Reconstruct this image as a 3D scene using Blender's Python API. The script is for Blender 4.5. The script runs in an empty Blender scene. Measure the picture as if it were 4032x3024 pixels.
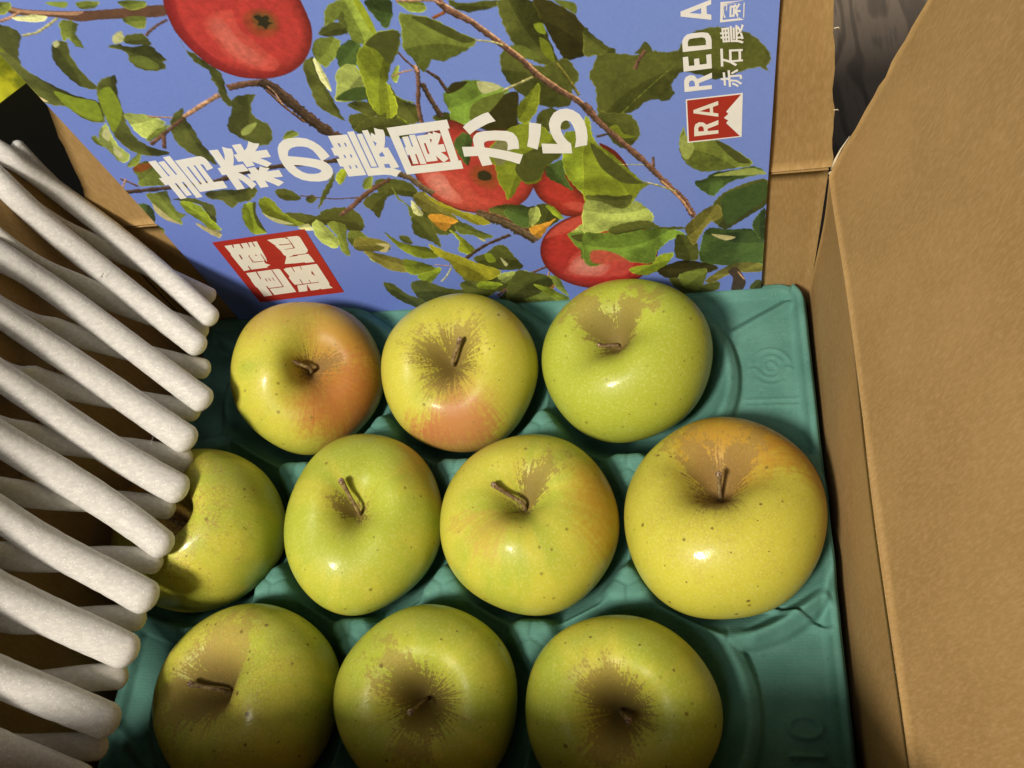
import bpy, bmesh, math, random
import numpy as np
from mathutils import Vector, Matrix
from mathutils.geometry import tessellate_polygon

CM = 0.01                                    # every length below is in centimetres
scene = bpy.context.scene
COL = scene.collection

# ------------------------------------------------------------------ camera
cam = bpy.data.cameras.new('camera')
cam.sensor_width = 36.0
cam.lens = 32.36
cam.clip_start = 0.01; cam.clip_end = 20
cam_ob = bpy.data.objects.new('camera', cam); COL.objects.link(cam_ob)
cam_ob.matrix_world = Matrix(((0.979161, 0.041230, 0.198858, 0.121298), (0.059900, 0.876986, -0.476767, -0.231830), (-0.194053, 0.478743, 0.856241, 0.416601), (0, 0, 0, 1)))
scene.camera = cam_ob

# ------------------------------------------------------------------ light of the room
world = bpy.data.worlds.new('World'); scene.world = world; world.use_nodes = True
wb = world.node_tree.nodes['Background']
wb.inputs[0].default_value = (0.95, 0.98, 1.0, 1); wb.inputs[1].default_value = 0.055

def area(name, loc, target, size, power, color):
    l = bpy.data.lights.new(name, 'AREA'); l.shape = 'DISK'; l.size = size; l.energy = power; l.color = color
    o = bpy.data.objects.new(name, l); COL.objects.link(o)
    o.location = Vector(loc)*CM
    o.rotation_euler = (Vector(target)-Vector(loc)).to_track_quat('-Z', 'Y').to_euler()
    return o
area('ceiling_lamp', (-58, -110, 168), (0, -6, 2), 0.36, 59, (1.0, 0.91, 0.76))
area('second_lamp', (-24, -96, 198), (0, -6, 2), 0.36, 5, (1.0, 0.97, 0.88))

scene.view_settings.view_transform = 'Standard'; scene.view_settings.look = 'None'
scene.view_settings.exposure = 0.0; scene.view_settings.gamma = 1.0
scene.render.engine = 'CYCLES'
scene.cycles.max_bounces = 8

# ------------------------------------------------------------------ helpers
def lin(c):
    c = np.asarray(c, float)/255.0
    return np.where(c <= 0.04045, c/12.92, ((c+0.055)/1.055)**2.4)
def L4(r, g, b): return tuple(float(v) for v in lin((r, g, b)))+(1.0,)

def mesh(name, verts, faces, mat=None, parent=None, smooth=True):
    """verts in cm (n,3); faces list or (n,4)/(n,3) int array; ONE mesh object"""
    me = bpy.data.meshes.new(name)
    v = np.asarray(verts, np.float32)*CM
    if isinstance(faces, np.ndarray):
        k = faces.shape[1]; n = len(faces)
        me.vertices.add(len(v)); me.vertices.foreach_set('co', v.ravel())
        me.loops.add(n*k); me.loops.foreach_set('vertex_index', faces.astype(np.int32).ravel())
        me.polygons.add(n); me.polygons.foreach_set('loop_start', np.arange(0, n*k, k, dtype=np.int32))
        me.update(calc_edges=True); me.validate()
    else:
        me.from_pydata([tuple(map(float, p)) for p in v], [], faces); me.update()
    if smooth: me.polygons.foreach_set('use_smooth', np.ones(len(me.polygons), bool))
    o = bpy.data.objects.new(name, me); COL.objects.link(o)
    if mat: me.materials.append(mat)
    if parent: o.parent = parent
    return o
def empty(name, loc=(0, 0, 0)):
    o = bpy.data.objects.new(name, None); COL.objects.link(o); o.location = Vector(loc)*CM; o.empty_display_size = .02
    return o
def tag(o, label=None, cat=None, group=None, kind=None):
    for k, v in (('label', label), ('category', cat), ('group', group), ('kind', kind)):
        if v: o[k] = v
    return o
def grid_faces(nu, nv, wrap=False):
    """quads of an (nu, nv) vertex grid; wrap closes v"""
    i = np.arange(nu-1)[:, None]; j = np.arange(nv if wrap else nv-1)[None, :]
    j2 = (j+1) % nv
    return np.stack(np.broadcast_arrays(i*nv+j, i*nv+j2, (i+1)*nv+j2, (i+1)*nv+j), -1).reshape(-1, 4)

class NT:
    """small wrapper to write node trees as expressions"""
    def __init__(s, name):
        s.m = bpy.data.materials.new(name); s.m.use_nodes = True; s.t = s.m.node_tree
        s.bsdf = s.t.nodes['Principled BSDF']
    def n(s, typ, **kw):
        nd = s.t.nodes.new(typ)
        for k, v in kw.items(): setattr(nd, k, v)
        return nd
    def link(s, a, b): s.t.links.new(a, b)
    def put(s, sock, v):
        if hasattr(v, 'node'): s.link(v, sock)
        elif v is not None: sock.default_value = v
    def math(s, op, a, b=None, c=None, clamp=False):
        nd = s.n('ShaderNodeMath', operation=op); nd.use_clamp = clamp
        for i, v in enumerate((a, b, c)):
            if v is not None: s.put(nd.inputs[i], v)
        return nd.outputs[0]
    def vmath(s, op, a, b=None):
        nd = s.n('ShaderNodeVectorMath', operation=op); s.put(nd.inputs[0], a)
        if b is not None: s.put(nd.inputs[1], b)
        return nd.outputs['Value' if op in ('DOT_PRODUCT', 'LENGTH') else 'Vector']
    def noise(s, vec, scale, detail=3, rough=.55, out='Fac'):
        nd = s.n('ShaderNodeTexNoise'); s.put(nd.inputs['Vector'], vec); s.put(nd.inputs['Scale'], scale)
        nd.inputs['Detail'].default_value = detail; nd.inputs['Roughness'].default_value = rough
        return nd.outputs[out]
    def vor(s, vec, scale, out='Distance', feature='F1', rnd=1.0):
        nd = s.n('ShaderNodeTexVoronoi', feature=feature); s.put(nd.inputs['Vector'], vec); s.put(nd.inputs['Scale'], scale)
        nd.inputs['Randomness'].default_value = rnd
        return nd.outputs[out]
    def step(s, v, lo, hi):
        nd = s.n('ShaderNodeMapRange', interpolation_type='SMOOTHSTEP'); s.put(nd.inputs['Value'], v)
        s.put(nd.inputs['From Min'], lo); s.put(nd.inputs['From Max'], hi)
        return nd.outputs[0]
    def mix(s, f, a, b):
        nd = s.n('ShaderNodeMix', data_type='RGBA'); s.put(nd.inputs['Factor'], f); s.put(nd.inputs['A'], None)
        s.put(nd.inputs[6], a); s.put(nd.inputs[7], b)
        return nd.outputs[2]
    def attr(s, name, out='Vector'):
        return s.n('ShaderNodeAttribute', attribute_name=name).outputs[out]
    def obj(s): return s.n('ShaderNodeTexCoord').outputs['Object']
    def xyz(s, v):
        nd = s.n('ShaderNodeSeparateXYZ'); s.put(nd.inputs[0], v); return nd.outputs
    def comb(s, x, y, z):
        nd = s.n('ShaderNodeCombineXYZ')
        for i, v in enumerate((x, y, z)): s.put(nd.inputs[i], v)
        return nd.outputs[0]
    def scale(s, v, k):
        nd = s.n('ShaderNodeVectorMath', operation='MULTIPLY'); s.put(nd.inputs[0], v); nd.inputs[1].default_value = k
        return nd.outputs[0]
    def bump(s, h, strength, dist, normal=None):
        nd = s.n('ShaderNodeBump'); s.put(nd.inputs['Height'], h); nd.inputs['Strength'].default_value = strength
        nd.inputs['Distance'].default_value = dist*CM
        if normal is not None: s.link(normal, nd.inputs['Normal'])
        return nd.outputs[0]
    def out(s, color=None, rough=None, normal=None, **kw):
        b = s.bsdf
        if color is not None: s.put(b.inputs['Base Color'], color)
        if rough is not None: s.put(b.inputs['Roughness'], rough)
        if normal is not None: s.put(b.inputs['Normal'], normal)
        for k, v in kw.items(): s.put(b.inputs[k.replace('_', ' ')], v)
        return s.m

# ------------------------------------------------------------------ materials
def cardboard_mat(name, tone=1.0):
    t = NT(name); p = t.obj()
    big = t.noise(p, 22, 3); fib = t.noise(t.scale(p, (1, 1, .22)), 900, 3, .7); speck = t.noise(p, 320, 2)
    c = t.mix(t.step(big, .3, .72), (.300*tone, .185*tone, .066*tone, 1), (.342*tone, .216*tone, .081*tone, 1))
    c = t.mix(t.math('MULTIPLY', t.step(fib, .35, .8), .35), c, (.56*tone, .37*tone, .19*tone, 1))
    c = t.mix(t.math('MULTIPLY', t.step(speck, .62, .78), .18), c, (.22*tone, .12*tone, .045*tone, 1))
    h = t.math('ADD', t.math('MULTIPLY', fib, .35), t.math('MULTIPLY', t.noise(p, 130, 3), .8))
    return t.out(c, .82, t.bump(h, .24, .05), Specular_IOR_Level=.25)
M_card = cardboard_mat('kraft_cardboard')
def flat_mat(name, col, rough=.6, **kw):
    t = NT(name); p = t.obj()
    c = t.mix(t.noise(p, 140, 3), tuple(v*.9 for v in col[:3])+(1,), tuple(min(1, v*1.08) for v in col[:3])+(1,))
    return t.out(c, rough, **kw)
M_torn = flat_mat('torn_paper', (.72, .62, .46, 1), .9)

def tray_mat():
    t = NT('moulded_pulp'); p = t.obj()
    x = t.xyz(p)
    wob = t.noise(p, 55, 3)
    rib = t.math('SINE', t.math('ADD', t.math('MULTIPLY', x[1], 4200), t.math('MULTIPLY', wob, 9)))
    fuzz = t.noise(p, 850, 3, .75); mott = t.noise(p, 60, 4)
    c = t.mix(t.step(mott, .3, .7), (.074, .200, .170, 1), (.100, .245, .210, 1))
    c = t.mix(t.math('MULTIPLY', t.step(fuzz, .55, .78), .55), c, (.20, .33, .285, 1))
    c = t.mix(t.math('MULTIPLY', t.step(t.noise(p, 420, 2), .6, .8), .45), c, (.035, .15, .115, 1))
    h = t.math('ADD', t.math('MULTIPLY', rib, .10), t.math('ADD', fuzz, t.math('MULTIPLY', t.noise(p, 200, 3), 1.2)))
    return t.out(c, .85, t.bump(h, .5, .035), Specular_IOR_Level=.2)
M_tray = tray_mat()

def foam_mat(name, tint, sparkle):
    t = NT(name); p = t.obj()
    cells = t.vor(p, 1300, 'Distance'); cid = t.vor(p, 1300, 'Color'); idx = t.xyz(cid)
    soft = t.noise(p, 190, 4); fibre = t.noise(t.scale(p, (.45, 1, 1)), 620, 3, .7)
    c = t.mix(t.step(fibre, .3, .75), tuple(v*.80 for v in tint)+(1,), tuple(tint)+(1,))
    glint = t.math('MULTIPLY', t.step(idx[0], 1-sparkle, 1-sparkle+.03), t.step(cells, .55, .2))
    c = t.mix(glint, c, (1, .98, .93, 1))  # sparkle painted into the colour as near-white cells
    h = t.math('ADD', t.math('MULTIPLY', cells, -.8), t.math('MULTIPLY', soft, .9))
    nrm = t.bump(h, .24, .03)
    rough = t.math('SUBTRACT', .6, t.math('MULTIPLY', glint, .42))
    m_ = t.out(c, rough, nrm, Subsurface_Weight=.75, Subsurface_Radius=(.005, .005, .0048), Subsurface_Scale=1.0,
                 Specular_IOR_Level=.40)
    tr = t.n('ShaderNodeBsdfTranslucent'); t.put(tr.inputs[0], c); mx = t.n('ShaderNodeMixShader'); mx.inputs[0].default_value = .28
    o_ = t.t.nodes['Material Output']
    t.link(t.bsdf.outputs[0], mx.inputs[1]); t.link(tr.outputs[0], mx.inputs[2]); t.link(mx.outputs[0], o_.inputs['Surface'])
    return m_
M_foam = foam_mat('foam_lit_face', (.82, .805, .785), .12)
M_foam_low = foam_mat('foam_under_shaded', (.76, .735, .67), .01)  # same foam for the lower strands, their shade put into a dimmer tint

def floor_mat():
    t = NT('dark_wood'); p = t.obj()
    q = t.scale(p, (1.0, .28, 1.0))
    n1 = t.noise(q, 14, 3, .5)
    ring = t.math('SINE', t.math('MULTIPLY', n1, 62))
    c = t.mix(t.step(ring, -.2, .95), (.27, .215, .172, 1), (.165, .132, .108, 1))
    c = t.mix(t.math('MULTIPLY', t.step(t.noise(t.scale(p, (9, .8, 1)), 40, 4), .5, .75), .5), c, (.10, .084, .074, 1))
    return t.out(c, .55, t.bump(t.noise(t.scale(p, (9, .8, 1)), 60, 4), .2, .03))
M_floor = floor_mat()
M_black = flat_mat('black_plastic', (.0015, .0015, .0017, 1), .6, Specular_IOR_Level=.12)
def cloth_mat():
    t = NT('yellow_green_cloth'); p = t.obj()
    c = t.mix(t.step(t.noise(p, 60, 3), .35, .65), (.20, .23, .004, 1), (.62, .62, .015, 1))
    return t.out(c, .8)
M_cloth = cloth_mat()

def print_mat():
    t = NT('printed_sheet'); p = t.obj()
    return t.out(t.attr('ink', 'Color'), .42, t.bump(t.noise(p, 700, 2), .06, .01), Specular_IOR_Level=.35)
M_print = print_mat()
M_white = flat_mat('white_ink', (.80, .80, .80, 1), .45)
M_cream = flat_mat('cream_ink', (.76, .735, .665, 1), .45)
M_red = flat_mat('red_ink', (.37, .026, .018, 1), .45)
M_red2 = flat_mat('dark_red_ink', (.30, .030, .022, 1), .45)
INK = dict(w=M_white, w1=M_cream, r=M_red, r2=M_red2)

# ------------------------------------------------------------------ drawing data (cm on the sheet, hundredths)
ART = """
g brn | -1253 2222 -1199 2196 -1079 2168 -971 2152 -840 2143 -692 2132 -718 2086 -836 2096 -960 2108 -1037 2112 -1109 2144 -1189 2163 -1259 2187
g tan | -1250 2218 -1200 2194 -1081 2165 -997 2153 -1032 2140 -1102 2154 -1182 2172 -1246 2196
b tan 112 | -1392 2164 -1328 2158 -1273 2168 -1218 2188
b stem 98 | -1105 2140 -1156 2115 -1223 2087 -1288 2082
l M | -1328 2247 -1226 2232 -1271 2189 -1333 2188 -1367 2196
l P | -1265 2170 -1185 2169 -1137 2152 -1177 2132 -1252 2150
g L | -1101 2213 -1029 2202 -1052 2178 -1098 2199
l M | -994 2197 -917 2186 -945 2162 -991 2162 -1006 2178
l M | -852 2176 -758 2162 -767 2136 -828 2131
l M | -880 2099 -790 2097 -821 2044 -860 2057
l D | -1427 2110 -1376 2139 -1332 2144 -1298 2124 -1289 2086 -1333 2035 -1369 1986 -1389 1933 -1369 1881 -1327 1816 -1279 1758 -1221 1723 -1215 1687 -1254 1602 -1310 1609 -1343 1650 -1357 1707 -1406 1722 -1444 1754 -1470 1801 -1494 1839 -1491 1923 -1480 1994 -1433 2019 -1478 2025 -1464 2039 -1443 2043 -1447 2075
g L2 | -1354 1798 -1285 1748 -1220 1713 -1259 1611 -1310 1620 -1343 1673 -1359 1716
g cream | -1481 1812 -1449 1799 -1413 1745 -1455 1760 -1485 1791
g Y | -1412 2070 -1406 2046 -1402 2022 -1420 2017 -1418 2048
l D | -1213 2018 -1171 2039 -1144 2023 -1169 1965 -1178 1878 -1168 1794 -1185 1779 -1228 1802 -1248 1847 -1252 1905 -1248 1953
g P | -1200 2031 -1172 2042 -1177 2020 -1202 2009
l M | -1110 2122 -1069 2124 -1052 2099 -1085 2060 -1095 1993 -1122 2005 -1124 2043 -1152 2032 -1136 2075
g P | -958 2027 -913 2046 -928 2000 -974 1991
l D | -915 2020 -878 2026 -842 2021 -835 1986 -841 1964 -908 1978 -932 1993
l D | -1007 1981 -955 1988 -933 1970 -848 1965 -831 1924 -820 1884 -837 1878 -841 1847 -888 1837 -941 1853 -964 1896 -952 1949
g M | -961 1912 -902 1919 -864 1866 -884 1845 -937 1860
b brn 103 | -719 2069 -773 2048 -811 2027 -835 2009
g M | -1484 1633 -1456 1629 -1465 1593 -1454 1586 -1479 1561 -1493 1596
l P2 | -1152 1634 -1066 1617 -1024 1589 -1009 1550 -1134 1476 -1159 1523 -1157 1588
l M | -1144 1473 -1058 1528 -991 1543 -1053 1499 -1128 1461
l P2 | -1326 1536 -1259 1593 -1262 1565 -1279 1501 -1285 1442 -1270 1390 -1313 1345 -1344 1359 -1345 1420 -1353 1481
g P | -1318 1525 -1272 1567 -1277 1529 -1312 1485
g P | -1313 1446 -1296 1424 -1316 1366 -1335 1399
l M | -1375 1513 -1346 1529 -1352 1471 -1349 1451 -1374 1474
l M | -1325 1325 -1228 1395 -1210 1393 -1268 1328 -1309 1313
l D | -1163 1801 -1124 1829 -1075 1839 -1059 1837 -1105 1751 -1142 1650 -1169 1581 -1181 1487 -1149 1424 -1084 1376 -1152 1365 -1219 1384 -1254 1428 -1267 1509 -1246 1591 -1216 1696 -1189 1762
g L2 | -1189 1754 -1122 1787 -1122 1727 -1145 1651 -1197 1585 -1257 1536 -1235 1627
l D | -958 1589 -888 1629 -907 1582 -906 1508 -914 1423 -908 1333 -916 1272 -954 1318 -998 1365 -1020 1437 -1004 1512
b tan 219 | -912 1578 -805 1631 -703 1678
b brn 172 | -1141 1438 -1015 1513 -917 1570
b brn 169 | -1051 1489 -1094 1407
b tan 90 | -1059 1604 -1008 1591 -961 1582
l D | -718 1977 -723 1924 -698 1898 -668 1838 -643 1795 -651 1738 -670 1673 -669 1603 -698 1616 -704 1661 -691 1727 -695 1761 -684 1808 -715 1853 -723 1901
b brn 327 | -652 1709 -571 1719 -491 1716
l D | -652 1653 -598 1663 -552 1657 -595 1611 -616 1551 -598 1513 -570 1481 -588 1408 -630 1366 -678 1372 -714 1406 -733 1428 -760 1479 -734 1531 -691 1589
g P2 | -709 1463 -665 1494 -618 1502 -672 1448 -715 1435
b dbrn 612 | -500 1725 -460 1678 -421 1595 -371 1482 -320 1401 -270 1337
b brn 130 | -496 1675 -458 1574 -407 1478
b tan 65 | -485 1698 -467 1662 -461 1584
l M | -540 1402 -513 1432 -482 1437 -464 1411 -506 1397
g red | -596 2258 -646 2220 -675 2184 -690 2152 -703 2112 -712 2064 -717 2014 -712 1968 -703 1925 -687 1880 -668 1838 -639 1802 -601 1771 -557 1750 -501 1737 -442 1734 -385 1742 -337 1759 -289 1788 -250 1826 -219 1867 -197 1909 -183 1951 -178 1986 -177 2035 -178 2083 -188 2138 -203 2198
g redd | -607 2260 -690 2152 -706 2085 -714 2002 -698 1921 -664 1834 -600 1772 -507 1739 -413 1738 -328 1766 -272 1805 -343 1776 -441 1766 -542 1780 -617 1847 -662 1939 -675 2037 -647 2146 -579 2255
g redl | -586 2046 -550 2065 -526 2076 -495 2075 -463 2075 -454 2062 -461 2027 -462 1980 -444 1944 -424 1904 -405 1859 -386 1830 -376 1805 -393 1783 -421 1765 -464 1773 -509 1792 -558 1830 -589 1874 -590 1905 -588 1929 -599 1959 -606 1990
g redp | -575 2030 -526 2051 -504 2019 -493 1937 -446 1869 -421 1811 -468 1794 -529 1834 -566 1894 -569 1940 -582 1979
g calx | -431 2037 -380 2065 -325 2063 -290 2016 -308 1961 -368 1926 -413 1940 -439 1981
g calx2 | -393 2038 -350 2050 -316 2027 -311 1984 -335 1958 -367 1970 -400 1982
g dark | -387 2031 -362 2037 -355 2026 -334 2030 -328 2015 -340 2002 -323 1993 -345 1985 -363 1966 -370 1985 -389 1992 -376 2007
l M | -1315 1295 -1259 1332 -1204 1334 -1212 1227 -1216 1172 -1270 1174 -1347 1184 -1320 1241
g rust | -1315 1295 -1270 1325 -1209 1326 -1217 1300 -1287 1273
b dbrn 277 | -1464 1151 -1325 1150 -1206 1152 -977 1161 -835 1206 -649 1227 -388 1228 -322 1236
b brn 129 | -1408 1243 -1383 1217 -1356 1181
b tan 79 | -1444 1173 -1382 1240
l M | -545 1391 -519 1424 -481 1439 -462 1412 -501 1393
l G | -1489 1042 -1412 1062 -1383 1039 -1393 979 -1441 902 -1481 897 -1489 981
l M | -1488 897 -1434 901 -1416 857 -1433 827 -1476 843
l M | -1355 1123 -1298 1126 -1241 1128 -1267 1044 -1270 974 -1241 950 -1283 925 -1303 875 -1329 920 -1356 975 -1358 1045
g cream2 | -1359 1056 -1345 994 -1330 931 -1307 881 -1363 924 -1381 988
l D | -1245 1071 -1149 1068 -1111 1035 -1071 990 -1134 855 -1147 898 -1132 1008 -1190 1044
l cream2 | -1228 887 -1193 851 -1154 815 -1135 802 -1164 751 -1197 788 -1225 845
l L2 | -1222 1048 -1176 1043 -1137 998 -1135 907 -1123 832 -1127 812 -1176 828 -1201 905 -1230 970
l D | -1065 1096 -966 1103 -902 1095 -818 1103 -811 1074 -873 1015 -940 1003 -991 970 -1015 1032 -1062 1048
l L2 | -963 927 -918 991 -869 995 -897 919 -911 828 -905 764 -978 762 -985 837
g D | -872 995 -856 993 -891 918 -902 816 -905 764 -925 830 -904 919
l D | -729 1064 -683 1077 -646 1053 -625 993 -695 988 -729 1016
l D | -606 991 -561 1019 -548 984 -593 956
b brn 77 | -622 1017 -460 973 -341 972
l D | -753 901 -668 891 -597 862 -556 897 -483 913 -407 898 -376 835 -388 754 -425 717 -481 734 -545 784 -642 785 -714 814
l Y | -842 1001 -791 1029 -767 992 -755 911 -721 846 -678 800 -755 799 -822 838 -856 903
g P | -860 924 -836 886 -794 855 -736 812 -808 824 -849 872
l D | -572 909 -505 1026 -433 1110 -389 1158 -434 1073 -510 979
l Y2 | -405 1115 -359 1172 -328 1168 -353 1117 -397 1068
b rbrn 235 | -478 852 -378 924 -249 1031 -194 1061
l P2 | -655 787 -609 833 -582 778 -563 702 -560 636 -610 598 -660 670
l M | -572 787 -534 813 -480 776 -514 664 -546 528 -577 572 -556 701
l P | -733 785 -667 809 -661 756 -701 761
l M | -485 724 -423 722 -399 671 -342 632 -337 566 -446 556 -512 631
l P2 | -455 613 -413 530 -383 481 -395 442 -445 477
l D | 374 1994 421 1973 547 1968 529 1937 429 1931 373 1967
l D | -205 1486 -126 1494 -49 1438 43 1380 0 1330 -115 1364 -203 1395
l D | -75 1641 -41 1586 -24 1515 51 1452 -49 1438 -94 1507
l D | 99 1336 202 1413 263 1387 285 1311 205 1265 119 1257
l M | -117 1991 -88 2035 -32 2054 -30 2013 -34 1950 -60 1896 -70 1970 -127 1950
l D | -171 1920 -105 1961 -64 1955 -49 1909 -128 1899
l G | 64 2040 155 2027 145 1959 102 1902 81 1948 62 1999
l L | -32 2054 19 2047 42 1975 60 1886 27 1861 -28 1847 -51 1888 -39 1972
g Y2 | 19 2047 42 2043 55 1979 59 1901 39 1896 28 1970
l M | -203 1887 -128 1899 -95 1872 -128 1816 -179 1769 -203 1756 -229 1807
l D | -293 1777 -232 1815 -246 1730 -239 1647 -235 1587 -231 1490 -227 1462 -274 1505 -313 1563 -310 1640
l P | -235 1808 -222 1791 -215 1693 -226 1629 -246 1681 -246 1747
l G | -132 1824 -62 1874 -25 1839 -65 1760 -77 1746 -144 1740 -142 1779
l D | -186 1555 -103 1560 -68 1486 -106 1473 -160 1516
l D | 31 1643 36 1575 70 1536 107 1505 98 1427 51 1407 5 1458
l P2 | -174 1720 -117 1760 -77 1746 -71 1690 -62 1639 -84 1575 -142 1566 -226 1577 -192 1657
g G | -222 1585 -175 1621 -116 1638 -78 1633 -84 1575 -141 1567
l D | -193 1421 -138 1459 -80 1469 -17 1452 37 1427 46 1389 -60 1403 -139 1377 -203 1395
l L | 176 2017 228 2016 275 1995 277 1961 218 1962
l L | 61 1695 97 1729 78 1669 56 1639 47 1673
l Y | -47 1812 -2 1851 63 1893 136 1893 146 1866 118 1796 67 1734 30 1659 -3 1598 -24 1515 -54 1466 -81 1505 -87 1567 -73 1665 -71 1745
g D | -4 1844 61 1890 135 1890 141 1860 112 1797 61 1735 34 1808
l Y2 | 12 1645 26 1627 27 1525 1 1467 -43 1455 -14 1565
b Y 92 | 5 1458 30 1428 46 1389
l M | 170 1963 199 1958 270 1934 329 1890 388 1838 434 1803 402 1770 353 1747 278 1719 237 1733 190 1677 168 1712 161 1751 138 1801 154 1872
g D | 212 1942 269 1931 328 1887 387 1835 427 1802 378 1796 316 1842 258 1893
l D | 553 1967 669 1950 691 1879 708 1770 724 1648 664 1649 626 1677 586 1721 559 1799 546 1879
l DD | 675 1949 735 1940 820 1860 898 1699 953 1665 866 1674 762 1658 735 1715 708 1806
g M | 752 1938 827 1913 826 1866 796 1891
g L2 | 661 1842 696 1843 700 1793 672 1804
g Y | 674 1782 709 1741 714 1657 687 1676 670 1724
l D | 515 1731 562 1755 607 1672 663 1641 746 1668 773 1649 798 1567 766 1515 742 1427 677 1419 617 1444 541 1522 502 1609 500 1688
g M | 550 1756 609 1748 658 1688 626 1677 577 1707
l D | 864 1605 889 1670 954 1668 915 1272 848 1361 861 1477 844 1545
l D | 602 1394 664 1420 713 1361 723 1298 656 1288 577 1290
l D | 155 1437 214 1456 252 1424 245 1344 201 1359 172 1399
g DD | 321 1379 448 1501 541 1522 509 1354 599 1341 518 1261 430 1291 352 1339
l L3 | 227 1532 261 1586 332 1613 406 1602 484 1555 506 1535 446 1493 357 1445 304 1390 250 1361 228 1410 235 1462
g M | 329 1466 385 1510 486 1530 424 1453 343 1385 310 1389
g P | 387 1601 452 1584 478 1554 397 1534
g DD | 249 1563 286 1607 350 1606 309 1571 259 1553
l Y | 529 1456 575 1500 636 1558 607 1428 548 1348 512 1371
b rbrn 185 | 166 1704 145 1610 113 1513 100 1409
b dbrn 226 | 162 1624 174 1531 194 1432
b brn 91 | 113 1789 129 1748 154 1706
b dbrn 148 | 198 1684 237 1638 255 1562
b tan 184 | 157 1717 159 1681
b tan 75 | 50 1672 98 1690 144 1695
b Y 77 | 26 1585 53 1547 100 1524
b rbrn 261 | 329 2001 357 1949 430 1889 499 1800 595 1674 631 1599 720 1497 781 1438 832 1336 893 1248
b tan 102 | 343 1985 433 1900 502 1811 597 1685 639 1609 722 1509 783 1451 824 1373
b tan 114 | 176 2017 313 2003 341 1979
b rust 139 | 291 1924 344 1944
b stem 83 | 427 1802 485 1788 528 1765
b stem 113 | 481 1539 550 1566 617 1593
b olive 132 | 718 1649 750 1574 785 1471
g red | -51 1140 -23 1207 20 1280 70 1330 133 1359 180 1380 222 1410 252 1397 331 1332 461 1315 534 1163 524 1065 517 994 502 943 461 873 407 824 357 796 302 785 235 788 177 802 122 825 72 865 36 903 5 952 -12 998 -22 1053 -25 1105
g redls | -12 1124 71 1134 151 1114 209 1055 217 969 252 899 315 880 351 842 312 796 236 795 138 829 62 887 13 953 -10 1030
g redpp | 13 1111 73 1119 113 1077 122 1002 149 934 148 867 80 898 32 970 10 1049
g calx | 225 1094 276 1128 350 1108 356 1004 314 946 262 974 229 1021
g dark | 272 1078 302 1084 325 1060 321 1025 287 1018 262 1037
g reds | 504 954 544 1022 582 1078 654 1049 704 907 761 791 764 757 731 727 641 715 593 744 564 793 518 866
g redl | 618 809 678 824 745 782 748 748 689 744 642 772
l G | 207 1274 263 1332 294 1291 265 1199 236 1123 213 1186
l Y | 332 1190 448 1316 535 1350 598 1333 649 1243 668 1146 580 1068 537 981 478 968 454 992 400 902 365 874 365 928 349 1005 356 1107
g olv2 | 368 1224 419 1274 452 1270 410 1130 365 1116
g D | 501 1168 617 1210 661 1147 581 1073 532 992 468 990 442 1076
l G | 580 1068 662 1107 660 997 681 899 632 948 582 996
l L2 | 692 1265 753 1275 807 1286 816 1202 867 1071 899 966 873 832 765 824 709 896 667 996 662 1107
l M | -276 1089 -224 1110 -257 1032 -297 1028
l D | -221 1082 -127 1079 -62 1044 -44 977 -79 944 -160 973 -204 960 -232 1010
b brn 217 | -367 942 -297 991 -214 1045 -145 1082
l D | -326 947 -257 995 -183 1004 -219 933 -291 814 -307 866 -333 909
b brn2 363 | -113 1122 -51 1079 -11 1001 28 959
l D | -140 786 -23 870 62 801 113 715 8 644 -75 686
l D | 258 807 354 843 437 813 517 804 543 693 452 612 370 663
l D | -3 274 108 321 208 262 277 182 164 120 51 170
l M | -156 1029 -144 943 -111 881 -70 797 -134 805 -124 883 -157 945
l P | -91 927 -62 826 -83 799 -110 842
l D | -121 804 -54 785 -39 671 -45 548 -85 602 -153 674
b brn2 708 | 197 794 293 733 375 652 454 549
b brn 189 | 202 813 276 775 354 716 430 635
l olive | -79 944 -44 977 -13 974 15 914 60 841 97 757 39 764 -29 802 -73 877
l orange | -42 804 24 806 94 747 55 722 9 675 -25 721
l Yo | -22 965 37 901 120 823 205 774 249 708 177 707 108 776 47 842
l M | 68 720 128 723 174 666 240 606 183 592 138 629 76 647
g P | 155 616 194 580 179 573
l Y2 | 32 683 73 636 124 512 87 472 35 512 60 585
l D | -239 663 -192 657 -184 592 -228 608
l Y | -301 702 -252 622 -188 582 -113 551 -80 469 -179 469 -254 545 -288 637
l D | 102 448 170 474 237 532 283 526 312 435 340 330 247 317 157 350 105 402
g L2 | 161 464 197 471 210 402 167 395
g P | 237 433 266 373 248 352
b dbrn 204 | 59 442 128 501 194 548 327 611
l Yo | -104 583 -28 508 31 468 99 403 213 321 187 264 100 226 15 260 -24 336 -38 419 -88 492
l olive | -465 668 -365 657 -305 606 -322 553 -380 549 -499 574
g cream2 | -379 615 -310 601 -341 539 -380 549 -339 577
l olive | -462 558 -398 539 -285 470 -257 421 -285 353 -376 387 -434 475
l L2 | -246 313 -118 381 -97 356 -164 267 -199 247
l Y | -278 469 -188 436 -122 370 -236 324 -285 353
b tan 69 | -126 406 -33 383
b P 97 | -36 372 -84 295 -125 251
l D | -292 257 -221 274 -113 188 24 148 87 103 -32 38 -266 63 -307 184
l D | -450 274 -396 256 -347 150 -274 90 -289 -14 -392 77 -445 173
l L2 | 79 228 149 220 200 190 133 148 58 169
l P2 | 190 276 272 302 361 292 217 201
l M | 226 212 382 290 312 178 221 114
l D | -32 216 26 246 58 169 152 134 81 78 -15 139
l D | 148 45 225 138 296 131 341 101 316 1 202 -52
l M | 305 105 394 120 455 51 530 -21 418 -88 306 -50
b rbrn 158 | 149 84 291 217 411 298 471 326
b tan 97 | 441 188 470 280
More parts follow.
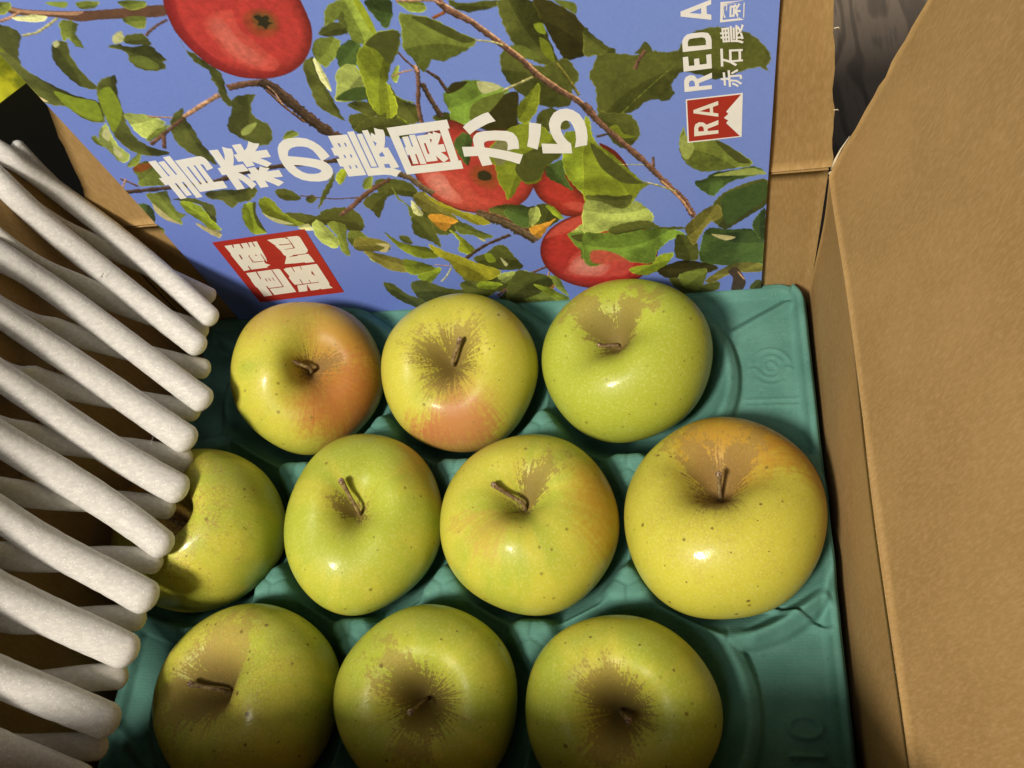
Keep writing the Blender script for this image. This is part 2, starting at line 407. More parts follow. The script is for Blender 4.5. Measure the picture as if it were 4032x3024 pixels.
l rust2 | 367 208 468 221 473 124 415 118
l M | 456 235 510 228 524 130 539 42 492 109
l Y | 347 174 419 142 538 29 505 1 432 91
l G | 332 797 396 828 439 823 451 753 427 656 374 683 337 758
l D | 486 807 551 818 597 716 522 645 468 631
l L2 | 536 806 572 797 609 710 583 708
l P2 | 450 783 499 806 498 728 442 665
l orange | 434 656 523 685 571 709 522 645 471 568 437 604
g reds | 1040 398 1030 336 1010 276 979 221 937 174 888 135 832 108 772 94 710 94 650 108 594 134 545 173 504 222 474 278 455 339 448 403 453 466 469 527 495 582 530 631 573 671 621 702 673 723 727 733 782 731 835 719 885 697 931 665 970 624 1002 575 1025 520 1038 460
g redl | 541 249 568 315 586 370 619 411 656 445 695 435 726 420 827 376 921 354 878 211 774 187 638 202
g redpp | 572 269 604 357 658 406 734 375 793 301 743 214 647 219
g redl | 488 556 531 618 591 672 672 712 730 721 674 627 564 578
l P2 | 616 582 719 681 761 773 845 810 939 780 985 746 972 571 815 579 668 586
l L3 | 611 588 688 589 814 569 969 611 953 394 854 384 752 417 708 433 652 362 656 439 635 485 622 529
g D | 628 571 781 563 743 515 659 514
l D | 847 1800 877 1760 923 1703 936 1663 883 1664 830 1671
g reds | 835 1190 896 1135 935 1052 949 980 905 1016 854 1121
l D | 835 1562 859 1613 883 1664 925 1665 977 1658 1028 1643 1059 1661 1093 1656 1133 1643 1185 1643 1216 1697 1262 1726 1323 1734 1351 1727 1406 1712 1462 1675 1503 1626 1530 1578 1534 1540 1519 1512 1534 1479 1496 1515 1438 1508 1380 1485 1310 1479 1269 1509 1199 1534 1168 1499 1154 1469 1165 1427 1132 1390 1090 1404 1053 1401 1000 1357 955 1346 857 1377 854 1462 853 1511
g D | 1023 1651 1042 1671 1068 1704 1090 1653
b M 50 | 949 1351 1017 1423 1096 1501 1177 1576
b rbrn 155 | 1020 1575 1032 1612 1065 1660
l D | 848 1361 918 1355 979 1338 1006 1277 1011 1213 985 1171 943 1138 894 1183 865 1279
g Y | 883 1267 918 1289 944 1232 994 1207 936 1205
b rbrn 288 | 799 1427 849 1308 933 1178 1022 1041 1070 954 1120 865 1179 772 1224 632
b tan 137 | 1081 912 1133 832 1171 762 1211 657
b dbrn 131 | 827 1229 880 1240
b rbrn 121 | 1056 1007 1057 1071
l Y | 786 1325 812 1322 809 1250 828 1182 881 1118 945 1011 1006 911 1032 897 988 861 963 810 915 738 871 733 802 764 723 829
g D | 796 1196 860 1111 967 947 1005 906 910 923 825 1037
b stem 96 | 1006 916 1066 883 1146 830
b stem 54 | 907 1044 1014 1027
l D | 726 851 811 851 880 831 944 834 931 759 871 733 789 776
l P2 | 720 807 792 809 879 743 923 749 962 788 1001 739 1033 679 1022 622 919 623 812 588 691 579
l L3 | 691 579 837 537 1019 575 1106 565 1177 509 1102 469 1037 388 1001 289 817 336 703 296 662 354
l D | 814 600 906 636 1008 636 1063 582 1150 571 1208 553 1135 550 1019 575 838 549
g redl | 703 427 765 433 838 387 892 301 706 322
l D | 1133 502 1192 495 1234 428 1231 289 1126 327
l M | 1172 1155 1194 1234 1211 1168 1288 1140 1339 1133 1416 1057 1482 981 1470 953 1418 950 1318 943 1259 950 1206 997 1176 1069
g P2 | 1172 1146 1199 1188 1236 1109 1208 1036 1182 1059
g D | 1326 1125 1351 1122 1423 1047 1476 977 1417 989
l G | 1230 883 1278 897 1318 933 1418 940 1490 951 1537 905 1472 883 1392 862 1338 806 1311 772 1256 827
g P2 | 1312 913 1391 933 1483 941 1547 893 1418 900
l D | 1310 712 1352 783 1419 827 1486 855 1551 852 1556 692 1492 622 1423 562 1366 522 1309 599
g G | 1352 761 1460 822 1546 842 1551 726 1457 627 1374 556
l G | 1257 463 1294 542 1388 519 1496 506 1556 391 1558 225 1261 259
l olive | 1179 556 1224 632 1282 693 1338 708 1352 617 1302 588 1273 545 1219 418 1198 457
g cream2 | 1301 494 1418 456 1367 435
l G | 1494 553 1520 619 1551 649 1553 403 1503 494
l L2 | 884 250 923 274 1006 285 1038 350 1115 368 1096 303 1052 238 967 187 902 212
l DD | 1027 226 1152 296 1288 253 1336 206 1246 159 1081 148
l M | 1148 184 1271 213 1270 127 1226 -1 1142 8 1130 128
l olive | 1270 113 1407 239 1546 224 1549 154 1408 155 1302 80
g dbrn | 1402 2 1409 112 1384 172 1424 210 1457 135 1475 61 1452 -11
l D | 1493 7 1523 78 1552 74 1554 1
l D | 1080 134 1130 143 1160 51 1235 20 1236 58 1335 91 1327 10 1159 -2
l D | 225 168 305 308 361 287 449 248 469 157 347 62 194 15
l Y | 366 168 447 129 535 11 487 -16
b tan 97 | 1432 167 1466 91
"""
PRINT = """
title w| -1213 1336 -1175 1340 -1175 1230 -1167 1231 -1170 1327 -1139 1332 -1136 1235 -1128 1236 -1131 1355 -1096 1359 -1091 1069 -1125 1065 -1126 1184 -1135 1183 -1135 1089 -1165 1085 -1164 1180 -1173 1179 -1172 1071 -1206 1067 -1207 1174 -1224 1172 -1228 1223 -1210 1224
title w| -1090 1326 -973 1339 -958 1337 -948 1326 -944 1311 -941 1256 -978 1242 -975 1276 -979 1287 -988 1287 -986 1163 -939 1166 -941 1115 -1086 1104 / -1058 1280 -1050 1280 -1048 1157 -1057 1156 / -1022 1284 -1014 1284 -1015 1161 -1024 1160
title w| -905 1368 -862 1369 -865 1297 -850 1328 -836 1384 -820 1372 -798 1365 -804 1338 -824 1291 -843 1258 -794 1263 -788 1216 -842 1212 -827 1195 -811 1169 -794 1121 -831 1092 -838 1126 -848 1152 -861 1172 -862 1100 -904 1095 -903 1205 -924 1203 -923 1251 -904 1255
title w| -788 1387 -745 1390 -747 1346 -726 1366 -704 1401 -687 1386 -663 1380 -676 1361 -702 1336 -646 1339 -647 1292 -700 1290 -677 1270 -662 1250 -693 1228 -715 1248 -746 1274 -744 1247 -786 1241 -786 1281 -809 1279 -808 1327 -789 1329
title w| -786 1232 -749 1237 -743 1210 -724 1239 -706 1227 -685 1221 -707 1201 -646 1205 -647 1158 -696 1156 -674 1138 -659 1119 -696 1095 -715 1117 -743 1142 -743 1099 -786 1095 -786 1148 -805 1148 -807 1193 -786 1195
title w| -593 1343 -604 1314 -613 1276 -614 1232 -607 1187 -592 1152 -565 1125 -532 1111 -487 1104 -449 1108 -422 1126 -402 1152 -394 1179 -396 1204 -407 1225 -419 1237 -375 1262 -383 1300 -395 1334 -413 1361 -438 1383 -472 1394 -517 1395 -549 1387 -575 1367 / -562 1300 -549 1322 -528 1336 -503 1341 -476 1338 -454 1329 -439 1309 -431 1281 -425 1241 -448 1252 -481 1264 -522 1276 -566 1286 / -565 1228 -531 1221 -492 1207 -468 1195 -451 1179 -451 1171 -468 1160 -495 1158 -522 1163 -543 1178 -557 1200
title w| -336 1386 -248 1385 -249 1122 -337 1121 -338 1190 -352 1191 -351 1241 -335 1243 -336 1262 -352 1263 -350 1313 -336 1313 / -309 1337 -301 1336 -301 1315 -309 1314 / -280 1336 -273 1336 -273 1314 -280 1313 / -310 1263 -303 1263 -303 1242 -310 1242 / -280 1263 -273 1263 -273 1242 -280 1242 / -310 1192 -303 1192 -303 1172 -310 1171 / -280 1193 -273 1193 -273 1172 -280 1171
title w| -242 1399 -211 1400 -213 1165 -174 1165 -174 1399 -147 1400 -147 1357 -138 1383 -123 1365 -116 1409 -100 1398 -79 1392 -80 1365 -93 1322 -109 1285 -92 1284 -80 1156 -108 1150 -78 1130 -97 1113 -113 1092 -134 1107 -163 1114 -206 1115 -243 1114 / -146 1335 -134 1316 -146 1299 / -146 1247 -127 1262 -123 1231 -146 1231 / -144 1182 -120 1182 -120 1155 -146 1159
title w| -205 1380 -180 1381 -180 1172 -207 1172
title w| -60 1401 213 1415 212 1363 203 1362 201 1164 212 1164 210 1111 -60 1103 / -22 1348 166 1359 164 1162 -22 1155
title w| -10 1339 18 1341 16 1276 22 1276 24 1346 51 1346 51 1162 23 1163 23 1228 16 1227 15 1167 -10 1167 -9 1227 -20 1227 -18 1275 -11 1276
title w| 55 1337 108 1341 115 1352 129 1339 135 1356 144 1348 165 1336 153 1307 134 1273 161 1275 160 1228 136 1226 151 1206 160 1183 136 1163 128 1166 118 1186 107 1207 108 1175 55 1173 / 75 1290 83 1291 83 1223 74 1222 / 108 1313 117 1308 107 1287
title w| 270 1363 293 1383 334 1409 373 1427 396 1433 417 1379 382 1370 346 1352 314 1334 289 1315
title w| 237 1247 291 1241 295 1284 305 1306 322 1322 351 1328 405 1325 452 1316 476 1302 488 1277 491 1251 485 1203 458 1204 431 1199 440 1231 440 1250 432 1259 398 1267 360 1269 344 1264 337 1252 336 1230 376 1218 433 1195 495 1165 468 1107 429 1132 385 1155 342 1172 347 1120 299 1116 295 1183 233 1186
title w| 556 1352 605 1336 594 1282 579 1231 564 1187 522 1213 539 1267
title w| 587 1222 656 1209 644 1241 636 1288 637 1331 648 1362 668 1392 694 1407 723 1409 749 1396 772 1370 787 1329 792 1285 790 1233 781 1185 755 1183 727 1177 739 1225 742 1273 737 1307 728 1334 713 1343 699 1339 690 1328 683 1307 683 1281 689 1251 701 1223 714 1203 711 1144 583 1161
stamp r| -1225 723 -701 771 -697 210 -1223 165
stamp w1| -1174 688 -970 706 -969 531 -1003 526 -979 505 -965 481 -1051 478 -1134 472 -1174 464 -1176 545 -1177 612 -1172 616
stamp r2| -1131 693 -1124 693 -1129 669 -1135 668
stamp r2| -1087 697 -1079 698 -1082 659 -1090 657
stamp r2| -1043 701 -1037 702 -1043 662 -1047 661
stamp r2| -1016 703 -1011 704 -1013 665 -1019 663
stamp r2| -1135 606 -1127 607 -1130 568 -1138 566
stamp r2| -1088 594 -1077 595 -1084 586 -1083 540 -1030 539 -1032 534 -1090 533 -1088 586
stamp r2| -1048 597 -1041 597 -1041 587 -1048 586
stamp r2| -1016 601 -1012 601 -1012 541 -1013 529 -1026 533 -1025 543 -1017 543
stamp r2| -1133 505 -1127 505 -1128 473 -1135 471
stamp w1| -945 708 -853 716 -832 715 -816 720 -758 723 -749 712 -750 606 -757 590 -772 578 -761 571 -756 539 -754 499 -808 497 -811 503 -865 499 -872 492 -922 487 -927 493 -959 492 -955 550 -951 563 -955 616 -954 669 -948 671
stamp r2| -830 715 -817 719 -812 680 -811 627 -870 620 -868 624 -818 631 -816 674 -817 701
stamp r2| -883 667 -874 668 -873 665 -817 667 -819 661 -881 659
stamp r2| -955 617 -930 619 -931 615 -955 613
stamp r2| -950 563 -911 566 -923 555 -953 552
stamp r2| -868 562 -851 563 -850 571 -763 578 -763 573 -823 567 -825 562 -870 557
stamp w1| -1172 445 -970 463 -968 243 -1171 220 -1171 308 -1177 312 -1176 377 -1173 380
stamp r2| -1113 450 -1106 451 -1112 384 -1118 382
stamp r2| -1090 386 -1085 387 -1086 358 -1091 357
stamp r2| -1069 388 -1065 388 -1065 360 -1070 359
stamp r2| -1048 389 -1044 390 -1043 362 -1047 361
stamp r2| -1020 458 -1015 459 -1017 297 -1022 299
stamp r2| -1111 296 -1019 304 -1019 297 -1112 289
stamp r2| -1116 316 -1109 317 -1106 226 -1118 225
stamp w1| -944 463 -750 482 -748 308 -755 284 -745 258 -813 252 -820 260 -829 252 -879 246 -878 307 -900 245 -953 240 -936 305 -945 307 -950 321 -954 379 -944 388 -950 460
stamp r2| -900 468 -895 468 -897 426 -901 426
stamp r2| -850 471 -846 471 -851 439 -854 442
stamp r2| -900 357 -895 358 -896 314 -901 313
stamp r2| -852 347 -848 348 -848 318 -852 317
stamp r2| -944 310 -801 323 -804 317 -946 302
stamp r2| -799 430 -813 402 -800 377 -801 417
logo w| 1208 1389 1433 1392 1433 1143 1208 1138
logo r| 1213 1383 1426 1385 1368 1299 1377 1285 1359 1264 1377 1247 1368 1234 1426 1149 1214 1146
logo w1| 1237 1175 1238 1225 1243 1245 1258 1255 1276 1251 1289 1236 1337 1256 1337 1230 1293 1212 1293 1198 1337 1198 1337 1178 / 1255 1201 1254 1220 1259 1230 1269 1231 1276 1222 1278 1200
logo w1| 1237 1327 1336 1363 1337 1341 1315 1333 1316 1301 1337 1293 1337 1275 1237 1309 / 1261 1317 1303 1330 1303 1304
name w| 1205 1429 1205 1488 1211 1506 1228 1515 1245 1510 1257 1490 1313 1515 1313 1487 1262 1468 1263 1451 1312 1451 1312 1430 / 1224 1454 1223 1473 1228 1484 1237 1487 1245 1477 1247 1454
name w| 1205 1535 1204 1608 1224 1608 1226 1561 1247 1561 1246 1593 1265 1594 1267 1562 1294 1562 1292 1607 1311 1608 1313 1537
name w| 1205 1633 1204 1684 1211 1702 1223 1714 1240 1717 1280 1716 1300 1710 1310 1692 1313 1675 1313 1633 / 1225 1657 1225 1679 1231 1691 1246 1693 1277 1693 1288 1688 1292 1675 1292 1654
name w| 1203 1799 1203 1821 1313 1858 1313 1837 1296 1831 1297 1797 1313 1791 1313 1768 / 1234 1810 1277 1825 1277 1800
"""
SMALL = [('赤', [[13.502, 14.288], [13.421, 15.225], [14.31, 14.248], [14.274, 15.174]]), ('石', [[13.473, 15.357], [13.446, 16.286], [14.306, 15.345], [14.281, 16.21]]), ('農', [[13.49, 16.477], [13.413, 17.344], [14.311, 16.415], [14.305, 17.326]]), ('園', [[13.44, 17.515], [13.456, 18.417], [14.301, 17.505], [14.308, 18.37]])]
FOAM = [(0,[[-19.53,5.39,15.16,0.478],[-19.28,5.49,14.29,0.487],[-18.84,5.44,13.13,0.497],[-18.4,5.36,12.07,0.505],[-17.89,5.26,10.81,0.516],[-17.16,4.88,9.79,0.522],[-16.32,4.43,8.74,0.528],[-15.43,3.81,7.65,0.533],[-14.3,3.03,6.86,0.534],[-13.33,2.38,6.18,0.535],[-12.57,1.62,5.65,0.534]]),(0,[[-19.22,6.29,14.08,0.312],[-19.01,6.09,13.54,0.315],[-18.73,5.84,12.86,0.317],[-18.44,5.64,12.15,0.321],[-18.07,5.31,11.25,0.324]]),(0,[[-19.4,4.28,14.7,0.54],[-19.25,3.98,14.18,0.544],[-18.82,3.54,13.07,0.552],[-18.24,3.28,11.67,0.564],[-17.51,2.89,10.24,0.576],[-16.47,2.17,8.92,0.583],[-15.38,1.49,7.62,0.59],[-14.04,0.76,6.68,0.593],[-12.7,-0.18,5.74,0.594]]),(0,[[-19.09,0.52,13.73,0.534],[-18.63,0.44,12.63,0.544],[-18.03,0.52,11.16,0.56],[-17.27,0.11,9.94,0.569],[-16.53,-0.29,8.99,0.575],[-15.22,-1.11,7.5,0.583],[-13.95,-1.88,6.61,0.585],[-12.81,-2.54,5.82,0.586],[-12.02,-3.05,5.42,0.586]]),(0,[[-18.7,-2.02,12.79,0.562],[-18.24,-2.15,11.68,0.573],[-17.52,-2.38,10.25,0.586],[-16.6,-2.99,9.08,0.593],[-15.56,-3.56,7.78,0.602],[-14.39,-4.07,6.93,0.605],[-13.31,-4.59,6.17,0.608],[-12.19,-5.37,5.49,0.608]]),(0,[[-18.35,-4.69,11.94,0.587],[-17.95,-4.86,10.96,0.597],[-17.16,-5.29,9.8,0.606],[-16.18,-5.87,8.56,0.615],[-15.26,-6.42,7.53,0.621],[-14.05,-6.93,6.68,0.624],[-12.93,-7.47,5.9,0.627],[-12.06,-7.88,5.44,0.628]]),(0,[[-17.93,-7.48,10.91,0.595],[-17.25,-7.69,9.9,0.605],[-16.44,-8.14,8.89,0.612],[-15.72,-8.51,7.97,0.619],[-14.95,-8.85,7.32,0.623],[-13.69,-9.53,6.43,0.625],[-12.79,-10.06,5.8,0.627],[-12.19,-10.52,5.49,0.626]]),(0,[[-17.55,-10.4,10.28,0.618],[-17.13,-10.82,9.75,0.62],[-16.49,-11.23,8.95,0.626],[-15.68,-11.54,7.93,0.635],[-14.79,-11.88,7.2,0.64],[-13.83,-12.29,6.53,0.643],[-12.99,-12.65,5.95,0.645],[-12.23,-13.02,5.5,0.646]]),(0,[[-16.83,-13.68,9.38,0.656],[-16.26,-14.05,8.66,0.662],[-15.42,-14.35,7.65,0.671],[-14.29,-14.71,6.85,0.676],[-13.26,-15.03,6.13,0.681],[-12.47,-15.37,5.59,0.683]]),(0,[[-16.19,-17.03,8.57,0.673],[-15.49,-17.27,7.69,0.682],[-14.47,-17.56,6.98,0.687],[-13.48,-17.88,6.29,0.691],[-12.53,-18.22,5.62,0.695]]),(0,[[-15.65,-19.83,7.89,0.691],[-14.84,-20.03,7.23,0.696],[-13.83,-20.36,6.53,0.701],[-12.87,-20.69,5.86,0.706]]),(1,[[-18.61,3.96,11.71,0.368],[-18.13,3.99,10.54,0.376],[-17.63,3.98,9.54,0.382],[-16.97,3.9,8.71,0.386],[-16.28,3.75,7.84,0.391],[-15.37,3.88,6.76,0.397],[-14.49,3.8,6.15,0.4],[-13.1,3.17,5.17,0.402]]),(1,[[-18.48,1.32,11.39,0.454],[-18.03,1.39,10.3,0.463],[-17.3,1.34,9.12,0.472],[-16.33,1.18,7.89,0.48],[-15.43,1.14,6.8,0.488],[-14.29,1.3,6.0,0.493],[-13.1,1.04,5.17,0.497]]),(1,[[-18.55,-1.56,11.56,0.438],[-18.1,-1.4,10.49,0.448],[-17.43,-1.28,9.28,0.458],[-16.57,-1.32,8.19,0.466],[-15.59,-1.3,6.96,0.475],[-14.38,-0.84,6.06,0.482],[-13.43,-1.0,5.4,0.486],[-12.66,-1.09,4.86,0.488]]),(1,[[-18.62,-4.4,11.74,0.474],[-18.16,-4.15,10.62,0.485],[-17.51,-4.01,9.38,0.497],[-16.63,-4.07,8.28,0.505],[-15.73,-4.08,7.14,0.515],[-14.48,-3.4,6.14,0.526],[-13.59,-3.41,5.51,0.53],[-12.67,-3.5,4.87,0.533]]),(1,[[-18.24,-6.9,10.81,0.502],[-17.63,-6.76,9.53,0.515],[-16.8,-6.75,8.49,0.524],[-15.95,-6.74,7.42,0.533],[-14.55,-5.98,6.18,0.547],[-13.68,-6.01,5.58,0.552],[-12.52,-6.12,4.76,0.557]]),(1,[[-17.91,-9.5,10.03,0.463],[-17.05,-9.5,8.8,0.473],[-16.15,-9.4,7.67,0.483],[-14.96,-8.74,6.47,0.496],[-13.75,-8.59,5.62,0.502],[-12.7,-8.58,4.89,0.507]]),(1,[[-17.43,-12.32,9.28,0.489],[-16.54,-12.23,8.16,0.5],[-15.68,-12.07,7.07,0.51],[-14.72,-11.31,6.3,0.521],[-13.72,-11.2,5.6,0.527],[-12.68,-11.17,4.87,0.532]]),(1,[[-16.93,-14.91,8.65,0.479],[-16.06,-14.84,7.56,0.49],[-15.18,-14.48,6.63,0.499],[-14.12,-13.83,5.88,0.509],[-12.77,-13.8,4.94,0.516]]),(1,[[-16.45,-17.4,8.05,0.487],[-15.58,-17.44,6.95,0.497],[-14.93,-16.85,6.45,0.505],[-14.18,-16.48,5.92,0.511],[-12.87,-16.34,5.01,0.519]]),(1,[[-16.0,-19.79,7.47,0.495],[-15.07,-19.7,6.55,0.503],[-14.23,-19.23,5.96,0.511],[-12.95,-19.2,5.07,0.518]])]
APPLES = [{'c': [-8.617, 0.258, 1.3], 'a': [0.5235, -0.2299, 0.8204], 'R': 4.022, 'ell': 0.033, 'dt': 0.6, 'wt': 0.33, 'tip': [-8.93, -0.185, 4.479]}, {'c': [-0.034, 0.065, 1.3], 'a': [0.0412, -0.2365, 0.9707], 'R': 4.133, 'ell': -0.01, 'dt': 0.52, 'wt': 0.32, 'tip': [0.658, 0.213, 4.3]}, {'c': [8.613, 0.347, 1.3], 'a': [-0.2012, 0.0135, 0.9795], 'R': 4.256, 'ell': -0.004, 'dt': 0.56, 'wt': 0.33, 'tip': [7.432, 0.235, 3.077]}, {'c': [-12.826, -8.426, 1.3], 'a': [-0.3399, -0.04, 0.9396], 'R': 4.53, 'ell': -0.12, 'dt': 0.78, 'wt': 0.42, 'tip': [-14.472, -8.015, 2.172]}, {'c': [-4.152, -8.11, 1.3], 'a': [0.1802, -0.0556, 0.9821], 'R': 3.755, 'ell': 0.189, 'dt': 0.52, 'wt': 0.28, 'tip': [-4.312, -7.238, 4.41]}, {'c': [4.084, -8.29, 1.3], 'a': [0.0252, 0.1108, 0.9935], 'R': 4.214, 'ell': 0.002, 'dt': 0.52, 'wt': 0.29, 'tip': [2.961, -7.528, 4.296]}, {'c': [12.955, -8.037, 1.3], 'a': [-0.0833, 0.3631, 0.928], 'R': 4.398, 'ell': 0.143, 'dt': 0.62, 'wt': 0.36, 'tip': [12.82, -6.978, 3.628]}, {'c': [-8.466, -16.479, 1.3], 'a': [-0.2733, 0.0202, 0.9617], 'R': 4.347, 'ell': -0.036, 'dt': 0.6, 'wt': 0.38, 'tip': [-10.208, -16.328, 3.537]}, {'c': [-0.028, -16.305, 1.3], 'a': [0.201, -0.1708, 0.9646], 'R': 3.927, 'ell': 0.033, 'dt': 0.68, 'wt': 0.3, 'tip': [0.035, -17.249, 3.822]}, {'c': [8.405, -16.554, 1.3], 'a': [0.0502, -0.1707, 0.984], 'R': 4.014, 'ell': -0.019, 'dt': 0.68, 'wt': 0.3, 'tip': [8.891, -17.323, 3.807]}]
# ------------------------------------------------------------------ floor and things behind the box
FZ = -9.6
def slab(x0, x1, y0, y1, z0, z1):
    v = [(x0, y0, z0), (x1, y0, z0), (x1, y1, z0), (x0, y1, z0), (x0, y0, z1), (x1, y0, z1), (x1, y1, z1), (x0, y1, z1)]
    return v, [(3, 2, 1, 0), (4, 5, 6, 7), (0, 1, 5, 4), (1, 2, 6, 5), (2, 3, 7, 6), (3, 0, 4, 7)]
v, f = slab(-150, 150, -150, 170, FZ-2, FZ)
tag(mesh('floor', v, f, M_floor, smooth=False), kind='structure')

def bevelled(name, x0, x1, y0, y1, z0, z1, mat, r=.8, parent=None):
    v, f = slab(x0, x1, y0, y1, z0, z1)
    o = mesh(name, v, f, mat, parent, smooth=False)
    m = o.modifiers.new('bevel', 'BEVEL'); m.width = r*CM; m.segments = 3
    return o
case = empty('storage_case', (-37.4, 27.8, FZ))
b = bevelled('case_body', -17, 15, -21.6, -.4, .0, 7.6, M_black, 1.0, case)
l = bevelled('case_lid', -17.5, 15.5, -22, 0, 7.65, 9.6, M_black, .5, case)
tag(case, 'black plastic case in the dark beyond the left end of the box', 'case')
case.rotation_euler = (0, 0, math.radians(49.5))

rs = np.random.RandomState(4)
u = np.linspace(-1, 1, 70); X, Y = np.meshgrid(u, u, indexing='ij')
Z = np.zeros_like(X)
for k in range(16):
    a = rs.rand()*3.1416; fr = 1.5+rs.rand()*5
    Z += np.sin(fr*(X*np.cos(a)+Y*np.sin(a))*2+rs.rand()*6)/(fr+.8)
Zc = 13*np.clip(1-(X**2+Y**2)**1.4, 0, 1)**.55+1.5*Z*np.clip(1.3-(X**2+Y**2), 0, 1)
v = np.stack([-46+X*11, 36+Y*11, FZ+.1+np.maximum(Zc, 0)], -1).reshape(-1, 3)
tag(mesh('cloth', v, grid_faces(70, 70), M_cloth), 'bright yellow-green crumpled cloth behind the black case', 'cloth')

# ------------------------------------------------------------------ the cardboard box
box = empty('cardboard_box', (0, -8, FZ))
tag(box, 'open brown cardboard box with its flaps standing up, holding the apple tray', 'box')
OFF = np.array((0, -8, FZ))
def sheet(name, prof, along, axis, t=.42, jag=None, wob=.05, seed=0, taper=None):
    """corrugated board: a profile (d, z) swept along an axis; d grows outwards. jag = amount of rough end cut"""
    rs = np.random.RandomState(seed)
    prof = np.array(prof, float)
    # resample the profile
    seg = np.r_[0, np.cumsum(np.hypot(*np.diff(prof, axis=0).T))]
    n = max(8, int(seg[-1]/.55)); s = np.linspace(0, seg[-1], n)
    d = np.interp(s, seg, prof[:, 0]); z = np.interp(s, seg, prof[:, 1])
    for _ in range(2):
        d[1:-1] = .25*d[:-2]+.5*d[1:-1]+.25*d[2:]; z[1:-1] = .25*z[:-2]+.5*z[1:-1]+.25*z[2:]
    td = np.gradient(d); tz = np.gradient(z); ln = np.hypot(td, tz); nd, nz = tz/ln, -td/ln      # outward normal
    if np.mean(nd) < 0: nd, nz = -nd, -nz
    m = max(12, int(abs(along[1]-along[0])/.45)); a = np.linspace(along[0], along[1], m)
    A = np.broadcast_to(a[None, :], (n, m)).copy()
    if jag:
        j0 = rs.randn(n)*jag; j0 = .5*j0+.5*np.roll(j0, 1); A[:, 0] += j0; A[:, -1] += rs.randn(n)*jag
    if taper:
        for i in range(n):
            lo, hi = taper(z[i]); A[i] = np.linspace(lo, hi, m)+np.r_[rs.randn()*(jag or 0), np.zeros(m-2), rs.randn()*(jag or 0)]
    w = np.zeros((n, m))
    for k in range(7):
        fx, fy = rs.rand()*.5+.05, rs.rand()*.5+.05
        w += np.sin(A*fx+s[:, None]*fy+rs.rand()*6)*wob/2.2
    ins = np.stack([d[:, None]+w+0*A, z[:, None]+0*A], -1); outs = ins+t*np.stack([nd, nz], -1)[:, None, :]
    def place(q):
        if axis == 'y+': return np.stack([q[..., 0], A, q[..., 1]], -1)          # right wall: d = x
        if axis == 'y-': return np.stack([-q[..., 0], A, q[..., 1]], -1)         # left wall
        if axis == 'x+': return np.stack([A, q[..., 0], q[..., 1]], -1)          # back
        return np.stack([A, -q[..., 0], q[..., 1]], -1)                          # front
    V = np.concatenate([place(ins).reshape(-1, 3), place(outs).reshape(-1, 3)])
    F = grid_faces(n, m); N = n*m
    rim = []
    ring = [(0, j) for j in range(m)]+[(i, m-1) for i in range(1, n)]+[(n-1, j) for j in range(m-2, -1, -1)]+[(i, 0) for i in range(n-2, 0, -1)]
    idx = [i*m+j for i, j in ring]
    for p, q in zip(idx, idx[1:]+idx[:1]): rim.append((p, q, q+N, p+N))
    F = np.concatenate([F, F[:, ::-1]+N, np.array(rim)])
    o = mesh(name, V-OFF, F, M_card, box)
    o.data.polygons.foreach_set('use_smooth', np.r_[np.ones(len(F)-len(rim), bool), np.zeros(len(rim), bool)])
    return o
YF = -22.3
BT = FZ+.45
def lean(x0, z0, deg, h): return [(x0, z0), (x0+.10, z0+.35), (x0+.22, z0+.8), (x0+.22+h*math.sin(math.radians(deg)), z0+.8+h*math.cos(math.radians(deg)))]
sheet('wall', [(18.05, BT), (18.10, 1), (18.20, 5), (18.20, 8.35)], (YF, 5.40), 'y+', seed=1, wob=.07)
sheet('flap', lean(18.20, 8.42, 15.5, 17), (YF+.5, 5.25), 'y+', seed=2, jag=.05, wob=.05)
sheet('wall', [(17.9, BT), (18.0, 1), (18.05, 5), (18.05, 8.35)], (YF, 5.40), 'y-', seed=3, wob=.07)
sheet('flap', lean(18.05, 8.42, 17, 4.6), (YF+.5, 5.25), 'y-', seed=4, jag=.10, wob=.10)
sheet('wall', [(5.43, BT), (5.43, 1), (5.43, 8.55)], (-18.0, 18.15), 'x+', seed=5, wob=.05)
sheet('flap', [(5.43, 8.70), (5.47, 9.1), (5.50, 12), (5.55, 25.5)], (-18, 18), 'x+', seed=6, jag=.035, wob=.06,
      taper=lambda z: (-18.05+max(0, z-8.9)*.335, 18.3-max(0, z-8.9)*.095))
sheet('wall', [(-YF, BT), (-YF, 1), (-YF, 8.35)], (-18.0, 18.15), 'x-', seed=7)
sheet('flap', lean(-YF, 8.42, 3, 6.4), (-17.5, 17.7), 'x-', seed=8, jag=.05)  # unseen front flap, its height shaped to throw shade on the front row
v, f = slab(-18.2, 18.2, YF, 5.4, FZ+.02, FZ+.42)
mesh('base_panel', np.array(v)-OFF, f, M_card, box, smooth=False)
# torn paper at the back right corner
def ribbon(name, pts, w0, w1, mat, parent, off, curl=.05):
    pts = np.array(pts, float); n = len(pts); tan = np.gradient(pts, axis=0); tan /= np.linalg.norm(tan, axis=1)[:, None]
    ringn = 6; V = []
    for i in range(n):
        w = w0+(w1-w0)*i/(n-1); a = np.cross(tan[i], (0, 1, .3)); a /= np.linalg.norm(a); b2 = np.cross(tan[i], a)
        for k in range(ringn):
            an = k/ringn*6.283; V.append(pts[i]+a*math.cos(an)*w+b2*math.sin(an)*w*.3)
    V.append(pts[0]); V.append(pts[-1]); N = n*ringn
    F = [tuple(int(q) for q in r) for r in grid_faces(n, ringn, True)]
    F += [(N, (k+1) % ringn, k) for k in range(ringn)]+[(N+1, (n-1)*ringn+k, (n-1)*ringn+(k+1) % ringn) for k in range(ringn)]
    return mesh(name, np.array(V)-off, F, mat, parent)
